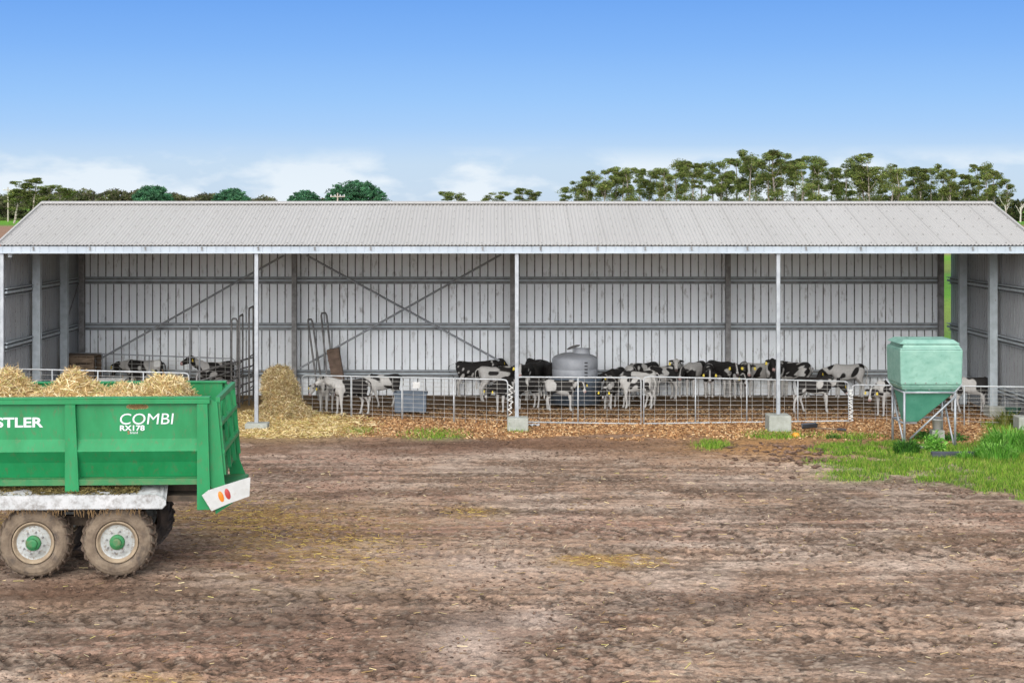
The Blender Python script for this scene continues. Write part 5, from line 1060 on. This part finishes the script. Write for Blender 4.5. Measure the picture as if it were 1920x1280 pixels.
V[:, 1] = np.clip(V[:, 1], 0.10, 2.20); V[:, 0] = np.minimum(V[:, 0], -0.05)
link('stalks', np_mesh('stalks', V, Q, C_), M['straw'], hl)

# ------------------------------------------------------------------ trees and poles
LG = [(114, 132, 64), (130, 146, 72), (98, 118, 60), (146, 156, 84), (84, 104, 58), (128, 120, 76)]
def leafcloud(rg, c, r, n_, size, cols, flat=0.6, tone=1.0):
    a = rg.normal(size=(n_, 3)); a /= np.linalg.norm(a, axis=1)[:, None]; a *= (rg.uniform(0.15, 1, n_)**0.5)[:, None]*np.array([r, r, r*flat])
    P = a+np.array(c); d = rg.normal(size=(n_, 3)); d[:, 2] = d[:, 2]*0.7-0.2; d /= np.linalg.norm(d, axis=1)[:, None]; w_ = np.cross(d, rg.normal(size=(n_, 3))); w_ /= np.linalg.norm(w_, axis=1)[:, None]
    s = size*rg.uniform(0.5, 1.3, n_)[:, None]; pal = np.array([srgb(*k) for k in cols]); cc = pal[rg.integers(0, len(pal), n_)]*tone*rg.uniform(0.8, 1.2, n_)[:, None]
    V = np.stack([P-d*s, P-w_*s*0.32, P+d*s, P+w_*s*0.32], 1).reshape(-1, 3); return V, np.arange(4*n_).reshape(n_, 4), np.repeat(cc, 4, 0)
def gum_meshes(seed, H, spread=2.6, dens=1.0, bare=0.42, thin=0.0):
    rg = np.random.default_rng(seed); rr = random.Random(seed); tr = MB(); cl = []
    base = Vector((0, 0, -0.3)); lean = Vector((rr.uniform(-.07, .07), rr.uniform(-.05, .05), 0))
    fork = H*rr.uniform(bare-0.12, bare+0.08); top = Vector((lean.x*H, lean.y*H, H*0.9))
    pts = [base.lerp(top, t)+Vector((rr.uniform(-.12, .12), rr.uniform(-.1, .1), 0))*(t > 0) for t in (0, .15, .3, .45, .6, .75, .9, 1)]
    tr.tube(pts, [0.22, .19, .165, .14, .11, .08, .05, .02], 6)
    tips = [(pts[-1], 1.0)]
    nb = rr.randint(6, 9)
    for i in range(nb):
        t = bare+(0.95-bare)*i/nb; p = base.lerp(top, t); a = rr.uniform(0, 6.28); out_ = spread*rr.uniform(0.45, 1.0)*(1.1-0.55*t); rise = H*rr.uniform(0.10, 0.24)
        e = p+Vector((math.cos(a)*out_, math.sin(a)*out_, rise)); e.z = min(e.z, H*0.98); m = p.lerp(e, 0.5)+Vector((0, 0, -rise*0.12))+Vector((rr.uniform(-.2, .2), 0, 0))
        tr.tube([p, m, e], [0.085*(1.1-t), 0.055*(1.15-t), 0.02], 5); tips += [(e, 1.0), (m.lerp(e, .5)+Vector((rr.uniform(-.6, .6), rr.uniform(-.6, .6), rr.uniform(0.1, .5))), .75)]
        e2 = m+Vector((math.cos(a+1)*out_*.55, math.sin(a+1)*out_*.55, rise*.55)); tr.tube([m, e2], [0.035, 0.015], 4); tips.append((e2, .7))
    for p, k in tips:
        if rr.random() < thin: continue
        r_ = rr.uniform(0.7, 1.5)*k*spread/2.8; tone = rr.choice((0.62, 0.8, 1.0, 1.15)); 
        cl.append(leafcloud(rg, (p.x, p.y, p.z+0.1), r_, int(200*dens*k), 0.20, LG, rr.uniform(0.5, 0.85), tone))
        cl.append(leafcloud(rg, (p.x+rr.uniform(-.8, .8), p.y, p.z+rr.uniform(-.5, .35)), r_*0.7, int(80*dens), 0.2, LG, 0.7, tone*0.9))
    for i in range(int(13*dens)):
        t = rr.uniform(bare-0.12, 0.92); a = rr.uniform(0, 6.28); q_ = base.lerp(top, t); o_ = spread*rr.uniform(.15, .85)
        cl.append(leafcloud(rg, (q_.x+math.cos(a)*o_, q_.y+math.sin(a)*o_, q_.z), rr.uniform(.4, 1.25), 120, 0.19, LG, 0.75, rr.choice((0.6, 0.8, 1.0))))
    return tr, joined(cl)
def tree_from(name, tmesh, cmesh, loc, rz, sc, label, cat, group, bark):
    r_ = empty(name, loc, rz); r_.scale = sc if isinstance(sc, tuple) else (sc,)*3; tag(r_, label, cat, group)
    for nm, me in (('trunk', tmesh), ('crown', cmesh)):
        o = bpy.data.objects.new(nm, me); COL.objects.link(o); o.parent = r_
    return r_
protos = []
for s in range(9):
    t_, c_ = gum_meshes(200+s, 15.0, spread=[2.4, 2.9, 2.2, 2.7, 3.1, 2.0, 2.6, 2.8, 2.3][s], bare=[.42, .38, .5, .45, .35, .55, .4, .48, .44][s], thin=[0, 0.1, .2, 0, .05, .25, .1, 0, .15][s])
    to = t_.build('trunk', M['bark']); tm = to.data; bpy.data.objects.remove(to); cm = np_mesh('crown', *c_); cm.materials.append(M['leaf']); protos.append((tm, cm))
# silhouette of the row in the photo: (column, row of the tree's top)
ROW = [(1062, 347), (1078, 341), (1096, 330), (1112, 322), (1131, 316), (1146, 322), (1163, 318), (1181, 312), (1198, 317), (1214, 320), (1232, 313), (1248, 309), (1266, 306), (1284, 302), (1301, 300), (1318, 304), (1336, 308), (1352, 322), (1368, 302), (1384, 292), (1400, 288), (1418, 292), (1438, 278), (1452, 281), (1470, 293), (1488, 296), (1506, 300), (1522, 290), (1538, 306), (1556, 308), (1572, 310), (1590, 302), (1606, 310), (1624, 306), (1636, 290), (1652, 308), (1670, 312), (1690, 310), (1708, 310), (1727, 312), (1746, 308), (1764, 312), (1782, 316), (1800, 324), (1818, 322), (1836, 306), (1852, 308), (1868, 318), (1884, 330)]
ordn = ['first', 'second', 'third', 'fourth', 'fifth', 'sixth', 'seventh', 'eighth', 'ninth', 'tenth', 'eleventh', 'twelfth', 'thirteenth', 'fourteenth', 'fifteenth', 'sixteenth', 'seventeenth', 'eighteenth', 'nineteenth', 'twentieth', 'twenty-first', 'twenty-second', 'twenty-third', 'twenty-fourth', 'twenty-fifth']
rr = random.Random(5)
def place_gum(px, py, Y, label, group='gum trees beyond the shed roof', k=None, wide=1.0, name='gum_tree'):
    zb = float(gz(gx(px, Y), Y)[0]); H = (CAMZ-(py-HY)*Y/F)-zb; s = H/14.8
    tm, cm = protos[rr.randrange(9) if k is None else k]
    return tree_from(name, tm, cm, (gx(px, Y), Y, zb), rr.uniform(0, 6.28), (s*wide, s*wide, s), label, 'tree', group, None)
i = 0
for j, (px, py) in enumerate(ROW):
    n_all = len(ROW); side = j if j < n_all/2 else n_all-1-j
    lab = f"{'slender' if j % 3 else 'broad'} gum tree, {ordn[min(side, 24)]} in the tall row from its {'lower end' if j < n_all/2 else 'roof corner end'}"
    if py < 280: lab = 'tallest gum tree of the row, rising highest over the roof'
    place_gum(px+rr.uniform(-3, 3), py+rr.uniform(-2, 2), rr.uniform(335, 375), lab, wide=rr.uniform(1.15, 1.5))
for px, py, lab in ((838, 357, 'small gum crown standing alone above the middle of the ridge'), (857, 364, 'smaller gum beside the lone crown above the middle of the ridge'), (922, 363, 'outer gum of the low clump above the ridge, on its post side'), (944, 356, 'rounded gum in the low clump above the ridge'), (975, 350, 'tallest gum of the low clump above the ridge'), (998, 357, 'end gum of the low clump, nearest the tall row')):
    place_gum(px, py, 350, lab, 'scattered gums above the ridge', wide=2.0)
for px, py, lab in ((26, 342, 'wispy gum beside the power pole at the far left'), (62, 333, 'broad gum standing over the wood at the far left'), (88, 343, 'bushy gum next to the broad gum at the far left'), (112, 350, 'lower bushy gum at the edge of the left wood')):
    place_gum(px, py, 365, lab, 'gums in the left wood', wide=2.1)
# cypresses
def cypress(px, top, half, label, Y=395):
    zb = float(gz(gx(px, Y), Y)[0]); H = (CAMZ-(top-HY)*Y/F)-zb; rad = half*Y/F; rg = np.random.default_rng(int(px)); cl = []
    CG = [(66, 112, 82), (78, 128, 90), (56, 98, 72), (94, 142, 100)]
    for i in range(int(60+230*(rad/5)**1.6)):
        a = rg.uniform(0, 2*PI); t = rg.uniform(0, 1); el = math.asin(min(1, t)); rr_ = rad*math.cos(el)**0.8*rg.uniform(0.72, 1.0); z = H*0.30+H*0.68*math.sin(el)*rg.uniform(0.85, 1.0)
        cl.append(leafcloud(rg, (math.cos(a)*rr_, math.sin(a)*rr_, z), rg.uniform(0.4, 0.95), 34, 0.30, CG, 0.5, rg.choice([0.55, 0.8, 1.0, 1.25])))
    for i in range(60): 
        a = rg.uniform(0, 2*PI); r0 = rad*rg.uniform(0, .8); cl.append(leafcloud(rg, (math.cos(a)*r0, math.sin(a)*r0, H*rg.uniform(.2, .7)), 1.4, 90, 0.4, CG, 0.8, 0.5))
    root = empty('cypress_tree', (gx(px, Y), Y, zb)); tag(root, label, 'tree', 'dark cypresses above the ridge')
    tb = MB(); tb.tube([(0, 0, -0.3), (0.1, 0, H*.35), (0, 0.1, H*.8)], [0.4, .3, .06], 8)
    for a in range(6): tb.tube([(0, 0, H*.25), (math.cos(a)*rad*.6, math.sin(a)*rad*.6, H*.6)], [0.14, .04], 5)
    tb.build('trunk', M['bark'], root); link('crown', np_mesh('crown', *joined(cl)), M['leaf'], root)
cypress(286, 347, 41, 'dark green domed cypress closest to the left wood')
cypress(435, 353, 38, 'dark green cypress dome between the closest-to-wood one and the pair')
cypress(572, 357, 38, 'lower dark cypress touching the largest one')
cypress(668, 338, 61, 'largest dark green cypress, widest dome above the ridge')
# far woods that read as one mass
def wood(name, label, x0, x1, Y, topf, cols, n_, dep=14, size=0.42, zlow=0.0):
    rg = np.random.default_rng(int(x0+1903)); cl = []
    for i in range(n_):
        px = rg.uniform(x0, x1); yy = Y+rg.uniform(0, dep); zb = float(terrain(np.array([yy]), 0)[0]); ztop = CAMZ-(topf(px)-HY)*Y/F; z = zb+(ztop-zb)*(zlow+(1-zlow)*rg.uniform(0.0, 1.0)**0.75)-rg.uniform(0, 0.3)
        cl.append(leafcloud(rg, (gx(px, yy), yy, z-0.5), rg.uniform(0.5, 1.2), 36, size, cols, 0.75, rg.choice([0.5, 0.7, 0.9, 1.05])*(0.9)))
    o = link(name, np_mesh(name, *joined(cl)), M['leaf']); tag(o, label, 'woodland', kind='stuff')
def f1(px):
    b = np.interp(px, [-60, 10, 60, 140, 200, 245, 330, 395, 470, 540, 620, 730, 760], [352, 358, 352, 352, 353, 356, 362, 360, 366, 371, 376, 378, 382]); return b+4*math.sin(px*0.11)+3*math.sin(px*0.037+1)
WC = [(122, 130, 82), (104, 116, 70), (138, 134, 102), (92, 102, 66), (130, 120, 98)]
wood('far_wood', 'grey green belt of far woodland behind the left half of the roof', -360, 760, 415, f1, WC, 3900)
def f2(px):
    b = np.interp(px, [1040, 1100, 1400, 1500, 1640, 1700, 1760, 1850, 1890, 1990], [378, 376, 374, 372, 368, 360, 357, 362, 370, 372]); return b+3*math.sin(px*0.09)
wood('far_undergrowth', 'dark scrubby understorey at the foot of the tall gum row', 1050, 2300, 392, f2, [(70, 84, 42), (88, 98, 50), (58, 70, 38), (96, 92, 60)], 2500, dep=10)
def f3(px): return 404+5*math.sin(px*0.05)
def f4(px): return np.interp(px, [1050, 1100, 1250, 1440, 1600, 1800, 1895], [372, 348, 336, 330, 340, 345, 352])+9*math.sin(px*0.13)+7*math.sin(px*0.051)
wood('mid_canopy', 'tangled lower canopy filling in behind the tall gum row', 1058, 1890, 398, f4, LG, 380, dep=8, size=0.26, zlow=0.35)
wood('left_scrub', 'pale green scrub at the foot of the left wood', -60, 60, 400, f3, [(120, 140, 60), (90, 112, 50), (140, 150, 84)], 120, dep=6, size=0.3)
# pale bare trees at the far right
for px, top, lab in ((1880, 366, 'pale bare trunk rising beside the right end of the roof'), (1908, 374, 'pale bare trunk at the far right edge of the wood')):
    Y = 385; X0 = gx(px, Y); zb = float(gz(X0, Y)[0]); H = CAMZ-(top-HY)*Y/F-zb; root = empty('bare_tree', (X0, Y, zb)); tag(root, lab, 'tree', 'bare pale trees'); rr_ = random.Random(px); root.location.y = 383
    tb = MB(); tb.tube([(0, 0, -0.2), (0.1, 0, H*.4), (-0.1, 0, H*.65)], [0.2, .15, .1], 6); tb.build('trunk', M['bark_pale'], root); lb_ = MB()
    for k in range(6):
        a = rr_.uniform(-1, 1); lb_.tube([(-0.0, 0, H*(.35+.05*k)), (a*1.2, 0.1*k-.3, H*(.6+.04*k)), (a*1.9, 0.1, H*(.75+.05*k))], [0.09, .06, .03], 5)
    lb_.build('limbs', M['bark_pale'], root)
# power poles
def power_pole(px, top, Y, label, arm):
    X0 = gx(px, Y); zb = float(gz(X0, Y)[0]); z1 = CAMZ-(top-HY)*Y/F-zb; r_ = empty('power_pole', (X0, Y, zb)); tag(r_, label, 'power pole', 'power poles')
    mb = MB(); mb.tube([(0, 0, -0.3), (0, 0, z1)], [0.17, 0.12], 8); mb.build('pole', M['pole'], r_)
    mb = MB(); mb.box(-arm, arm, -0.08, 0.08, z1-0.75, z1-0.58); mb.build('crossarm', M['pole'], r_)
    for k in (-0.9, -0.35, 0.35, 0.9):
        i_ = MB(); i_.lathe([(0.09, 0), (0.12, 0.1), (0.06, 0.16), (0.09, 0.26), (0.01, 0.32)], 8, Matrix.Translation((k*arm, 0, z1-0.58))); i_.build('insulator', M['decal'], r_)
power_pole(15, 351, 390, 'timber power pole standing in the field at the far left', 1.1)
power_pole(633, 362, 330, 'power pole with a crossarm in front of the largest cypress', 1.4)
